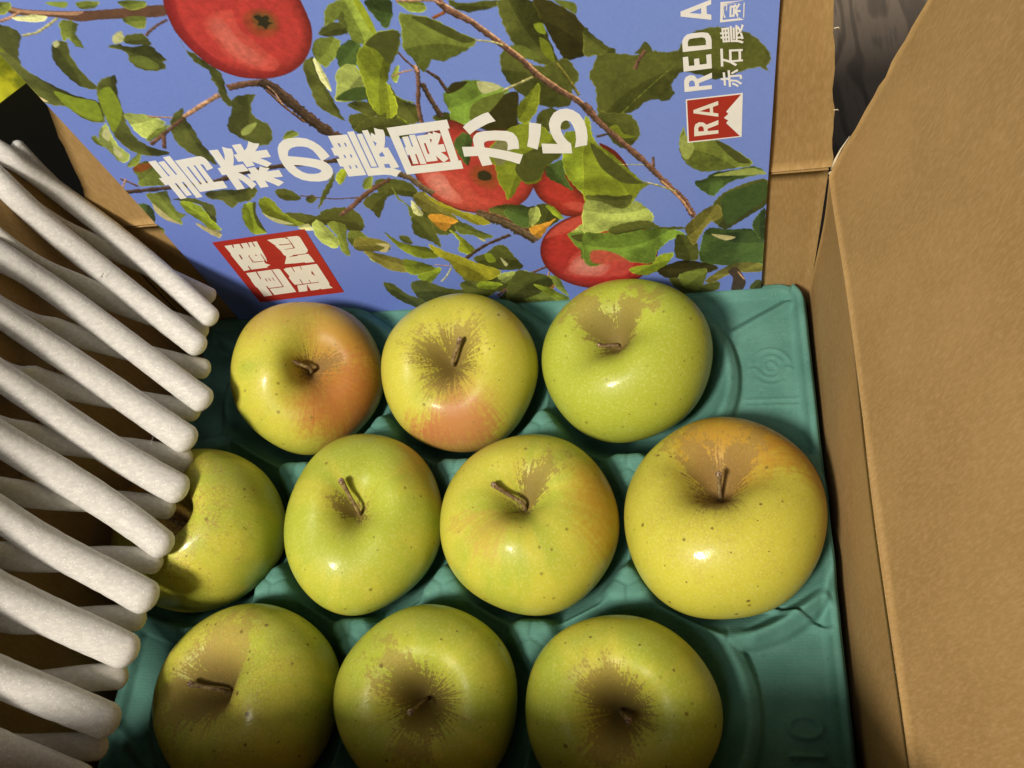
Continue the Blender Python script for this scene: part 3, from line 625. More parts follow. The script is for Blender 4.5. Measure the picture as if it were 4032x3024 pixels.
ribbon('torn_paper', [(18.28, 5.25, 8.75), (18.35, 5.3, 9.3), (18.52, 5.35, 9.9), (18.80, 5.4, 10.6)], .10, .012, M_torn, box, OFF)
th = np.linspace(0, 4.6, 14)
ribbon('torn_paper', np.stack([18.45+.28*np.cos(th), 5.15+.1*th/4.6, 8.55+.20*np.sin(th)], -1), .07, .05, M_torn, box, OFF)
for k in range(7):
    x = 18.3-.095*(k*2.1+1.2); z = 8.9+k*2.1+1.2
    if k in (1, 3, 4): ribbon('torn_paper', [(x, 5.4, z), (x+.14, 5.38, z+.05), (x+.2, 5.37, z-.02)], .05, .02, M_torn, box, OFF)

# ------------------------------------------------------------------ the pulp tray
CUPS = [((i-1+(.5 if k % 2 else 0)-(1 if k % 2 else 0))*8.6, -k*8.14) for k in range(3) for i in range(4 if k % 2 else 3)]
def tray_height(X, Y):
    D = np.full(X.shape, 1e9); D2 = D.copy(); D3 = D.copy()
    for cx, cy in CUPS:
        d = np.hypot(X-cx, Y-cy); nd = d < D
        D3 = np.where(d < D2, D2, np.minimum(D3, d)); D2 = np.where(nd, D, np.minimum(D2, d)); D = np.where(nd, d, D)
    sm = lambda a, b, v: (lambda t: t*t*(3-2*t))(np.clip((v-a)/(b-a), 0, 1))
    # bowls: deep middle, sloped wall, saddles between neighbours, pads where three bowls meet
    z = -2.55+2.55*sm(2.2, 5.0, D)
    tri = np.clip((4.98-np.abs(D))/.7, 0, 1)
    near = np.exp(-((D2-D)/.30)**2)
    # free flange: lower than the ring round the outer cups
    pad = sm(6.75, 5.95, D3)
    z += .95*pad*sm(3.9, 4.65, D)
    z += .16*near*sm(4.2, 4.6, D)*(D < 5.6)*(1-pad)
    out_ = 1-sm(7.6, 6.4, D3)*(D2 < 6.5)
    fl = sm(5.45, 5.70, D)*1.0
    z = z-.42*fl*(1-sm(17.1, 17.35, X))
    z += .42*np.exp(-((D-5.05)/.36)**2)*out_
    # raised border
    xr, xl, yt = 17.72, -16.35, 5.55
    edge = np.minimum(np.minimum(xr-X, X-xl), np.minimum(yt-Y, Y+21.9))
    z += .30*sm(.85, .45, edge)-.5*sm(.16, 0, edge)
    # radial ribs to the corners
    for (x0, y0), (x1, y1), w in (((13.9, 2.5), (17.0, 4.35), .26), ((13.9, -13.2), (17.2, -11.4), .26), ((14.4, -11.6), (17.2, -12.8), .12), ((-12.8, 2.5), (-15.8, 4.3), .26), ((-13.4, -19.6), (-15.9, -17.6), .26), ((-12.9, -2.2), (-15.8, -3.3), .3), ((-12.6, -13.4), (-15.8, -12.6), .3)):
        dx, dy = x1-x0, y1-y0; ln = math.hypot(dx, dy)
        tt = ((X-x0)*dx+(Y-y0)*dy)/ln; nn = ((X-x0)*-dy+(Y-y0)*dx)/ln
        on = sm(-.2, .15, tt)*sm(ln+.2, ln-.15, tt)
        z += on*(.30*np.exp(-(nn/w)**2)-.10*np.exp(-((nn-1.9*w)/(.5*w))**2))
    # creases of the pads (Y shapes)
    for k in range(4):
        for i in range(-2, 3):
            for up in (0, 1):
                cx = (i+(.5 if k % 2 else 0)+.5)*8.6-4.3*0; cy = -k*8.14-(2.9 if not up else 5.3)
                if up: cx -= 4.3
                if abs(cx) > 13.5: continue
                r = np.hypot(X-cx, Y-cy); a = np.arctan2(Y-cy, X-cx)
                base = -math.pi/2 if not up else math.pi/2
                for q in range(3):
                    an = base+q*2.0944
                    along = (X-cx)*math.cos(an)+(Y-cy)*math.sin(an); nn = -(X-cx)*math.sin(an)+(Y-cy)*math.cos(an)
                    z += -.09*np.exp(-(nn/.07)**2)*sm(-.02, .05, along)*sm(.95, .6, along)
    # embossed roundel
    lx, ly = 15.71, .61
    r = np.hypot(X-lx, Y-ly); a = np.arctan2(Y-ly, X-lx)
    z += .085*np.exp(-((r-.27)/.055)**2)*(np.abs(a+.6) > .35)+.075*np.exp(-((r-.62)/.06)**2)*(np.abs(np.sin(a)) > .35)
    z += .085*np.exp(-((r-1.0)/.06)**2)*((a > .25) & (a < 2.9))+.05*np.exp(-((r-1.0)/.07)**2)*((a < -.9) & (a > -2.4))
    for s in (-1, 1):
        q = np.hypot(X-lx-s*.83, Y-ly+.25); z += .07*np.exp(-((q-.22)/.055)**2)*(Y-ly+.25 > -.02)
    z += .06*np.exp(-((Y+1.25-.0)/.07)**2)*sm(14.2, 14.5, X)*sm(17.1, 16.9, X)+.05*np.exp(-((Y+1.6)/.07)**2)*sm(14.2, 14.5, X)*sm(17.1, 16.9, X)
    # the figure 10, reading upwards
    zx, zy = 15.88, -16.72
    e = np.hypot((X-zx)/.66, (Y-zy)/.43); z += .17*np.exp(-((e-1)/.17)**2)
    z += .17*np.exp(-((Y+17.85)/.085)**2)*sm(15.1, 15.25, X)*sm(16.65, 16.5, X)
    tt = (X-15.2)*.62-(Y+17.85)*.78; nn = (X-15.2)*.78+(Y+17.85)*.62
    z += .08*np.exp(-(nn/.08)**2)*sm(-.02, .05, tt)*sm(.42, .3, tt)
    return z
xs = np.arange(-16.35, 17.721, .0805); xs = np.r_[xs, 17.72]
ys = np.r_[np.arange(-21.9, 5.55, .0805), 5.55]
X, Y = np.meshgrid(xs, ys, indexing='ij')
Z = tray_height(X, Y)
rs = np.random.RandomState(7)
for k in range(14):
    a = rs.rand()*6.28; fr = .5+rs.rand()*3
    Z += .012*np.sin(fr*(X*math.cos(a)+Y*math.sin(a))+rs.rand()*6)
rad = 1.35                                                     # rounded corners
for cx, sx in ((17.72-rad, 1), (-16.35+rad, -1)):
    cy = 5.55-rad; dx = (X-cx)*sx; dy = Y-cy; r = np.hypot(dx, dy); m = (dx > 0) & (dy > 0)
    k = np.maximum(np.abs(dx), np.abs(dy))/np.maximum(r, 1e-6)
    X = np.where(m, cx+(X-cx)*k, X); Y = np.where(m, cy+dy*k, Y)
n0, n1 = X.shape
V = np.stack([X, Y, Z], -1).reshape(-1, 3); F = grid_faces(n0, n1)
ring = [i*n1+n1-1 for i in range(n0)][::-1]+[j for j in range(n1-1, -1, -1)]
ring = [i*n1 for i in range(n0)]+[(n0-1)*n1+j for j in range(1, n1)]+[i*n1+n1-1 for i in range(n0-2, -1, -1)]+[j for j in range(n1-2, 0, -1)]
low = V[ring]-np.array((0, 0, .22)); b0 = len(V)
rim = np.array([(p, b0+i, b0+(i+1) % len(ring), ring[(i+1) % len(ring)]) for i, p in enumerate(ring)])
tag(mesh('fruit_tray', np.concatenate([V, low]), np.concatenate([F, rim]), M_tray),
    'teal green moulded pulp tray with apple hollows, embossed 10 at its right edge', 'tray')

# ------------------------------------------------------------------ the leaflet
PX0, PX1, PZ0, PZ1, PY = -14.34, 15.55, .0, 23.2, 5.13
PAL = dict(D=(76, 82, 38), DD=(52, 50, 24), G=(66, 86, 42), M=(104, 116, 50), L=(138, 156, 66), L2=(128, 146, 44), L3=(104, 130, 52),
           P=(188, 192, 138), P2=(152, 166, 88), Y=(112, 124, 38), Y2=(152, 166, 48), Yo=(140, 138, 42), olive=(112, 108, 50), olv2=(124, 126, 84),
           cream=(224, 208, 160), cream2=(190, 182, 130), orange=(196, 140, 52), rust=(132, 76, 32), rust2=(120, 84, 42), tan=(176, 136, 106),
           stem=(176, 172, 116), brn=(100, 72, 56), brn2=(98, 82, 64), dbrn=(72, 56, 46), rbrn=(108, 78, 66), dark=(46, 42, 28),
           red=(174, 58, 54), redd=(138, 36, 40), redl=(200, 82, 72), redp=(206, 120, 106), redls=(205, 88, 76), redpp=(226, 158, 146), reds=(168, 50, 46), calx=(134, 72, 38), calx2=(100, 86, 42))
def paint_print(nc, nr, ss=2):
    W, H = nc*ss, nr*ss
    rs = np.random.RandomState(11)
    kx, kz = W/(PX1-PX0), H/(PZ1-PZ0)
    def smooth_noise(cx, cz, seed):
        r = np.random.RandomState(seed).rand(cz+2, cx+2)
        gx = np.linspace(0, cx, W); gz = np.linspace(0, cz, H); ix = gx.astype(int); iz = gz.astype(int)
        fx = (gx-ix); fz = (gz-iz); fx = fx*fx*(3-2*fx); fz = fz*fz*(3-2*fz)
        a = r[iz][:, ix]; b = r[iz][:, ix+1]; c = r[iz+1][:, ix]; d = r[iz+1][:, ix+1]
        return ((a*(1-fx)+b*fx)*(1-fz)[:, None]+(c*(1-fx)+d*fx)*fz[:, None]).astype(np.float32)
    n1 = smooth_noise(150, 120, 1); n2 = smooth_noise(420, 330, 2); n3 = smooth_noise(40, 30, 3)
    img = np.empty((H, W, 3), np.float32)
    gx = np.linspace(0, 1, W)[None, :, None]; gz = np.linspace(0, 1, H)[:, None, None]
    img[:] = np.array((106, 128, 214))+(np.array((124, 150, 226))-np.array((106, 128, 214)))*(gz*.6+gx*.4)
    img += ((n2-.5)*5)[..., None]
    def fill(q):
        """even-odd fill -> (row0, col0, mask)"""
        c0 = int(max(0, q[:, 0].min()-2)); c1 = int(min(W, q[:, 0].max()+3)); r0 = int(max(0, q[:, 1].min()-2)); r1 = int(min(H, q[:, 1].max()+3))
        if c1-c0 < 2 or r1-r0 < 2: return None
        d = np.zeros((r1-r0, c1-c0+1), np.int8)
        for (xa, ya), (xb, yb) in zip(q, np.roll(q, -1, 0)):
            if ya == yb: continue
            if ya > yb: xa, ya, xb, yb = xb, yb, xa, ya
            a = max(r0, math.ceil(ya-.5)); b = min(r1-1, math.ceil(yb-.5)-1)
            if b < a: continue
            rr = np.arange(a, b+1); xx = xa+(rr+.5-ya)*(xb-xa)/(yb-ya)
            ci = np.clip(np.ceil(xx-.5).astype(int)-c0, 0, c1-c0)
            np.add.at(d, (rr-r0, ci), 1)
        return r0, c0, (np.cumsum(d, 1)[:, :-1] % 2).astype(bool)
    def curve(q, sub):
        """closed Catmull-Rom"""
        p0, p1, p2, p3 = np.roll(q, 1, 0), q, np.roll(q, -1, 0), np.roll(q, -2, 0); out = []
        for t in np.arange(sub)/sub:
            out.append(.5*(2*p1+(p2-p0)*t*.8+(2*p0-5*p1+4*p2-p3)*t*t*.8+2*(p1-p2)*(-.2)*t*t*0+(3*p1-p0-3*p2+p3)*t**3*.8+(p2-p1)*2*.2*t))
        return np.stack(out, 1).reshape(-1, 2)
    for line in ART.strip().split('\n'):
        head, nums = line.split('|'); hd = head.split(); kind, col = hd[0], np.array(PAL[hd[1]], np.float32)
        q = np.array(nums.split(), float).reshape(-1, 2)/100.0
        if kind == 'b':
            w = int(hd[2])/1000.0
            t = np.linspace(0, len(q)-1, 10*len(q)); q = np.stack([np.interp(t, np.arange(len(q)), q[:, i]) for i in (0, 1)], 1)
            for _ in range(6): q[1:-1] = .25*q[:-2]+.5*q[1:-1]+.25*q[2:]
            tn = np.gradient(q, axis=0); tn /= np.linalg.norm(tn, axis=1)[:, None]+1e-9; nn = np.stack([-tn[:, 1], tn[:, 0]], 1)
            ww = w/2*(1+.14*rs.randn(len(q)))[:, None]*(1-.0*t[:, None])
            up, dn = q+nn*ww, q-nn*ww
            parts = [(np.concatenate([up, dn[::-1]]), 1.0), (np.concatenate([up, (q+nn*ww*.35)[::-1]]), 1.28 if nn[:, 1].mean() > 0 else .72), (np.concatenate([(q-nn*ww*.4), dn[::-1]]), .70 if nn[:, 1].mean() > 0 else 1.25)]
        elif kind == 'l':
            size = math.sqrt(abs(np.ptp(q[:, 0])*np.ptp(q[:, 1])))
            per = np.linalg.norm(q-np.roll(q, -1, 0), axis=1).sum()
            c = q[:, :]
            sub = max(4, int(per/len(q)/.13)); d = curve(c, sub)
            e = np.roll(d, -1, 0)-np.roll(d, 1, 0); nn = np.stack([-e[:, 1], e[:, 0]], 1)/(np.linalg.norm(e, axis=1)[:, None]+1e-9)
            saw = (np.arange(len(d)) % 3-1)*.022*min(1, size/1.2)+rs.randn(len(d))*.007
            parts = [(d+nn*saw[:, None], 1.0)]
        else:
            parts = [(curve(q, 5), 1.0)]
        for pi, (poly, k) in enumerate(parts):
            px = np.stack([(poly[:, 0]-PX0)*kx, (poly[:, 1]-PZ0)*kz], 1)
            r = fill(px)
            if r is None: continue
            r0, c0, m = r; sl = (slice(r0, r0+m.shape[0]), slice(c0, c0+m.shape[1]))
            base = np.broadcast_to(col*k, m.shape+(3,)).copy()
            if kind == 'l':
                yy, xx = np.mgrid[0:m.shape[0], 0:m.shape[1]]; pts = px-px.mean(0)
                ev, evec = np.linalg.eigh(pts.T@pts); ax = evec[:, 1]; sd = 1 if rs.rand() > .5 else -1
                U = (xx+c0-px[:, 0].mean())*ax[0]+(yy+r0-px[:, 1].mean())*ax[1]; Vv = -(xx+c0-px[:, 0].mean())*ax[1]+(yy+r0-px[:, 1].mean())*ax[0]
                Vv = Vv+.0016*U*U*sd; half = max(4, np.sqrt(ev[0]/len(px))*1.6)
                tone = 1+.13*sd*np.tanh(Vv/4.)+.20*(n3[sl]-.5)+.10*(n1[sl]-.5)+.20*(n2[sl]-.5)
                tone = tone+.10*np.clip((n3[sl]-.5)/.12, -1, 1)*sd
                vein = np.exp(-(Vv/1.5)**2)*.16+.07*np.maximum(0, np.sin((U-np.abs(Vv)*.8)/max(5, half*.42)*2.2))**8*(np.abs(Vv) < half)
                base = base*(tone+vein)[..., None]
                er = m.copy()
                for dy, dx in ((1, 0), (-1, 0), (0, 1), (0, -1), (2, 0), (0, 2), (0, -2)): er &= np.roll(np.roll(m, dy, 0), dx, 1)
                rim = (m & ~er)[..., None]
                base = np.where(rim & ((Vv*sd > 0)[..., None]), base*1.22+np.array((16, 14, 4)), base)
            elif kind == 'b':
                base *= (1+.5*(n2[sl]-.5)+.25*(n1[sl]-.5))[..., None]
            else:
                base *= (1+.14*(n1[sl]-.5)+.12*(n2[sl]-.5))[..., None]
                if hd[1] in ('red', 'reds'):                     # the pictured fruit turns darker towards its rim
                    am = np.pad(m.astype(np.float32), 60)
                    for axn in (0, 1):
                        for _ in range(2):
                            cs = np.cumsum(am, axn); n_ = am.shape[axn]; ix = np.arange(n_)
                            am = (np.take(cs, np.minimum(ix+26, n_-1), axn)-np.take(cs, np.maximum(ix-26, 0), axn))/52
                    am = am[60:-60, 60:-60]
                    base *= (.60+.46*np.clip((am-.45)/.5, 0, 1))[..., None]
            soft = kind == 'g' and hd[1] in ('redl', 'redp', 'redd', 'calx', 'calx2', 'redls', 'redpp')
            if soft:
                a = np.pad(m.astype(np.float32), 0)
                rad_ = {'redp': 22, 'redls': 40, 'redpp': 30, 'calx': 20, 'calx2': 14, 'redd': 14, 'redl': 5}[hd[1]]
                for axn in (0, 1):
                    for _ in range(2):
                        cs = np.cumsum(np.pad(a, [(rad_+1, rad_) if i == axn else (0, 0) for i in (0, 1)], mode='edge' if False else 'constant'), axn)
                        n_ = a.shape[axn]
                        a = (np.take(cs, np.arange(n_)+2*rad_+1 if False else np.arange(n_)+2*rad_, axn)-np.take(cs, np.arange(n_), axn))/(2*rad_)
                a = np.clip(a*m if hd[1] in ('redl', 'redp') else a*m, 0, 1)[..., None]*(.9 if hd[1] != 'redp' else .7)
                img[sl] = img[sl]*(1-a)+base*a
            else:
                img[sl] = np.where(m[..., None], base, img[sl])
            if kind == 'g' and hd[1] in ('red', 'reds', 'redl', 'redp'):
                dots = (rs.rand(*m.shape) > .9965) & m
                img[sl] = np.where(dots[..., None], img[sl]*.6+np.array((240, 190, 170))*.4, img[sl])
    img = img.reshape(nr, ss, nc, ss, 3).mean((1, 3))
    return lin(np.clip(img, 0, 255))*.96
NCOL, NROW = 1040, 560
ink = paint_print(NCOL, NROW)
px = PX0+(np.arange(NCOL)+.5)/NCOL*(PX1-PX0); pz = PZ0+(np.arange(NROW)+.5)/NROW*(PZ1-PZ0)
def sheet_y(x, z): return PY-.28*np.clip((-10.5-x)/4, 0, 1)**2*np.clip(z/10, 0, 1.3)*0-.05*np.sin(x*.22+.6)*np.sin(z*.17)
def edge_x(x, z):                                              # the left edge bows a little
    return x-.80*(np.clip(z, 0, 30)/20)**1.6*np.clip((-6-x)/8.4, 0, 1)**1.2
Zg, Xg = np.meshgrid(pz, px, indexing='ij')
V = np.stack([edge_x(Xg, Zg), sheet_y(Xg, Zg), Zg], -1).reshape(-1, 3)
leaf = empty('leaflet', ((PX0+PX1)/2, PY, PZ0))
tag(leaf, 'leaflet printed with apple branches and white Japanese lettering, standing at the back of the box', 'leaflet')
LO = np.array(((PX0+PX1)/2, PY, PZ0))
pr = mesh('printed_sheet', V-LO, grid_faces(NROW, NCOL)[:, ::-1], M_print, leaf)
at = pr.data.attributes.new('ink', 'FLOAT_COLOR', 'POINT')
at.data.foreach_set('color', np.concatenate([ink.reshape(-1, 3), np.ones((NROW*NCOL, 1))], 1).astype(np.float32).ravel())
bk = np.stack([edge_x(Xg, Zg), sheet_y(Xg, Zg)+.03, Zg], -1)[::20, ::20]
mesh('sheet_backing', bk.reshape(-1, 3)-LO, grid_faces(*bk.shape[:2]), M_white, leaf)
lift = {'w': .010, 'r': .016, 'w1': .024, 'r2': .031}
def print_group(gname, keys, name, parent):
    bm_v, bm_f, mats = [], [], []
    for line in PRINT.strip().split('\n'):
        head, body = line.split('|'); g, c = head.split()
        if g != gname or c not in keys: continue
        loops = [np.array(s.split(), float).reshape(-1, 2)/100 for s in body.split('/')]
        tri = tessellate_polygon([[Vector((p[0], p[1], 0)) for p in lp] for lp in loops])
        pts = np.concatenate(loops); b0 = len(bm_v)
        for x, z in pts: bm_v.append((edge_x(x, z), sheet_y(x, z)-lift[c], z))
        for t in tri:
            a, b_, c_ = (pts[i] for i in t)
            s = (b_[0]-a[0])*(c_[1]-a[1])-(b_[1]-a[1])*(c_[0]-a[0])
            if abs(s) < 1e-7: continue
            bm_f.append(tuple(b0+i for i in (t if s > 0 else t[::-1])))
    return mesh(name, np.array(bm_v)-LO, bm_f, INK[keys[0]], parent, smooth=False)
print_group('title', ('w',), 'title_lettering', leaf)
p = print_group('stamp', ('r',), 'stamp_panel', leaf); print_group('stamp', ('w1',), 'stamp_lettering', p); print_group('stamp', ('r2',), 'stamp_line', p)
p = print_group('logo', ('w',), 'logo_panel', leaf); print_group('logo', ('r',), 'logo_mountain', p); print_group('logo', ('w1',), 'logo_lettering', p)
nm = print_group('name', ('w',), 'name_lettering', leaf)
for ch, quad in SMALL:                                        # the small line: built-in font glyphs laid on the sheet
    cu = bpy.data.curves.new('glyph', 'FONT'); cu.body = ch; cu.offset = .013; cu.resolution_u = 2
    ob = bpy.data.objects.new('glyph', cu); COL.objects.link(ob)
    me = bpy.data.meshes.new_from_object(ob.evaluated_get(bpy.context.evaluated_depsgraph_get()))
    bpy.data.objects.remove(ob)
    g = np.array([v.co[:2] for v in me.vertices]); fc = [tuple(p.vertices) for p in me.polygons]
    g = (g-g.min(0))/np.ptp(g, axis=0)
    TL, TR, BL, BR = (np.array(q) for q in quad)
    U, W_ = g[:, :1], 1-g[:, 1:]
    xy = (TL*(1-U)+TR*U)*(1-W_)+(BL*(1-U)+BR*U)*W_
    v = np.array([(edge_x(x, z), sheet_y(x, z)-.011, z) for x, z in xy])
    o = mesh('name_glyph', v-LO, fc, M_white, leaf, smooth=False)
    o.data.flip_normals() if o.data.polygons and o.data.polygons[0].normal.y > 0 else None

# ------------------------------------------------------------------ the foam net
def tube(name, pts, rad, mat, parent, off, flat=1.0, nr=18, seed=0, capn=5, grow=1.0, fit=0, ext=None):
    rs = np.random.RandomState(seed)
    pts = np.array(pts, float); rad = np.array(rad, float)
    t = np.linspace(0, len(pts)-1, 9*(len(pts)-1)+1); ii = np.arange(len(pts))
    def cr(a):                                                 # Catmull-Rom through the points
        k = np.clip(t.astype(int), 0, len(pts)-2); u_ = (t-k)
        g = lambda j: a[np.clip(j, 0, len(pts)-1)]
        p0, p1, p2, p3 = g(k-1), g(k), g(k+1), g(k+2); u_ = u_.reshape((-1,)+(1,)*(a.ndim-1))
        return .5*(2*p1+(p2-p0)*u_+(2*p0-5*p1+4*p2-p3)*u_**2+(3*p1-p0-3*p2+p3)*u_**3)
    if fit:                                                    # one smooth sweep instead of a kinked line
        kk = np.linspace(0, 1, len(pts)); pts = np.stack([np.polyval(np.polyfit(kk, pts[:, i], fit), kk) for i in range(3)], 1)
        rad = np.polyval(np.polyfit(kk, rad, 1), kk)
    if ext is not None and len(ext):
        pts = np.concatenate([ext, pts]); rad = np.r_[np.full(len(ext), rad[0]), rad]; t = np.linspace(0, len(pts)-1, 9*(len(pts)-1)+1)
    C_ = cr(pts); Rr = cr(rad)*np.linspace(grow, 1+(grow-1)*.45, len(t)); Rr = Rr*(1+(.03 if fit else .02)*np.sin(t*2.6+seed*1.9)+.012*rs.randn(len(t)))
    for _ in range(2): Rr[1:-1] = .25*Rr[:-2]+.5*Rr[1:-1]+.25*Rr[2:]
    if ext is not None and len(ext):                           # ease the bend over the flap
        sl = np.r_[0, np.cumsum(np.linalg.norm(np.diff(C_, axis=0), axis=1))]; un = np.linspace(0, sl[-1], int(sl[-1]/.33))
        C_ = np.stack([np.interp(un, sl, C_[:, i]) for i in range(3)], 1); Rr = np.interp(un, sl, Rr)
        for _ in range(40): C_[1:-1] = .25*C_[:-2]+.5*C_[1:-1]+.25*C_[2:]; Rr[1:-1] = .25*Rr[:-2]+.5*Rr[1:-1]+.25*Rr[2:]
    # rounded ends
    def cap(C0, d, r0):
        return [(C0+d*r0*.75*math.sin(a), r0*math.cos(a)) for a in np.linspace(.25, 1.42, capn)]
    d0 = C_[0]-C_[1]; d0 /= np.linalg.norm(d0); d1 = C_[-1]-C_[-2]; d1 /= np.linalg.norm(d1)
    a0 = cap(C_[0], d0, Rr[0])[::-1]; a1 = cap(C_[-1], d1, Rr[-1])
    C_ = np.concatenate([[p for p, _ in a0], C_, [p for p, _ in a1]]); Rr = np.r_[[r for _, r in a0], Rr, [r for _, r in a1]]
    tan = np.gradient(C_, axis=0); tan /= np.linalg.norm(tan, axis=1)[:, None]+1e-9
    up = np.array((-.45, -.1, .9)); V = []
    th = np.arange(nr)/nr*2*math.pi
    ph = rs.rand(3)*6
    for i in range(len(C_)):
        s_ = np.cross(tan[i], up); s_ /= np.linalg.norm(s_); b_ = np.cross(s_, tan[i])
        w = 1+.035*np.sin(2*th+i*.16+ph[0])+.02*np.sin(3*th-i*.22+ph[1])+.008*rs.randn(nr)
        V.append(C_[i]+Rr[i]*w[:, None]*(np.cos(th)[:, None]*s_+np.sin(th)[:, None]*b_*flat))
    n = len(C_); V = np.concatenate(V+[C_[:1]+d0*.02, C_[-1:]+d1*.02]); N = n*nr
    F = [tuple(int(q) for q in r) for r in grid_faces(n, nr, True)]
    F += [(N, (k+1) % nr, k) for k in range(nr)]+[(N+1, (n-1)*nr+k, (n-1)*nr+(k+1) % nr) for k in range(nr)]
    o = mesh(name, V-off, F, mat, parent)
    bm = bmesh.new(); bm.from_mesh(o.data); bmesh.ops.recalc_face_normals(bm, faces=bm.faces); bm.to_mesh(o.data); bm.free()
    return o
FO = np.array((-15, -8, 8.))
net = empty('foam_net', FO)
tag(net, 'white foam packing net of crossing soft strands hanging over the left side of the box', 'foam net')
for k, (low_, row) in enumerate(FOAM):
    row = np.array(row)
    q0 = row[0, :3]; dn_ = .55 if low_ else 0.; sl_ = .62 if not low_ else .35      # the net runs on over the top of the left flap
    ext = [(-27.0, q0[1]+sl_*(27.0+q0[0]), 9.5-dn_), (-23.2, q0[1]+sl_*(23.2+q0[0]), 13.6-dn_)]
    if q0[2] < 13.6: ext.append((-20.4, q0[1]+sl_*(20.4+q0[0]), 15.9-dn_))
    if k == 1: ext = []
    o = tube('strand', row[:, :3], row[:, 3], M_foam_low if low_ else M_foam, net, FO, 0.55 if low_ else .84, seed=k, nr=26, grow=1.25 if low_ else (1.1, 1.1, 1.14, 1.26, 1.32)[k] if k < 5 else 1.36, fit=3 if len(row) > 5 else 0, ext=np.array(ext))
rs = np.random.RandomState(3)
for k in range(9):                                            # shreds of torn foam film
    low_, row = FOAM[rs.randint(len(FOAM))]; q = np.array(row[rs.randint(1, len(row)-1)])
    c = q[:3]+np.array((rs.randn()*.2, rs.randn()*.2, q[3]*.9))
    pts = [c+np.array((rs.randn()*.08, rs.randn()*.08, .05+.06*i))*np.array((i, i, 1)) for i in range(4)]
    ribbon('foam_shred', pts, .035, .012, M_foam, net, FO)

# ------------------------------------------------------------------ the apples
def apple_mesh(R, H, seed, dt=.56, wt=.30, nt=150, nr=104, ell=0.0, ea=0.0, pw=1.55):
    """verts of an apple about its own axis (+z = stem end), cm; also stem-polar attribute"""
    rs = np.random.RandomState(seed)
    ph = rs.rand(8)*6.283
    a5, a2, a3 = .012+.012*rs.rand(), .008+.012*rs.rand(), .008+.010*rs.rand()
    t = np.linspace(0, 1, nr)
    phi = np.where(t < .4, t/.4*.62, .62+(t-.4)/.6*(np.pi-.62))
    th = np.arange(nt)/nt*2*np.pi
    PH, TH = np.meshgrid(phi, th, indexing='ij')
    r = np.sin(PH)**.94*(1+.055*np.cos(PH))
    lob = 1+a5*np.cos(5*TH+ph[0])*(.6-.4*np.cos(PH))+a2*np.cos(2*TH+ph[1])+a3*np.cos(3*TH+ph[2])
    z = np.sign(np.cos(PH))*np.abs(np.cos(PH))**.96*H/R
    top = np.exp(-(r/wt)**pw); bot = np.exp(-(r/.24)**2)
    up = (np.cos(PH) > 0)
    z = z-np.where(up, dt*top, 0)+np.where(up, 0, .26*bot)
    z = z+np.where(up, 1, .6)*np.exp(-((r-.5)/.26)**2)*(.028*np.cos(2*TH+ph[3])+.016*np.cos(3*TH+ph[4])+.014*np.cos(5*TH+ph[5]))
    x = r*lob*np.cos(TH); y = r*lob*np.sin(TH)
    if ell:
        c, s = np.cos(ea), np.sin(ea)
        d = x*c+y*s; x = x+ell*d*c; y = y+ell*d*s
    V = np.stack([x*R, y*R, z*R], -1)
    pol = np.stack([np.cos(TH), np.sin(TH), PH/1.5708], -1)
    return V, pol, (H/R-dt)*R

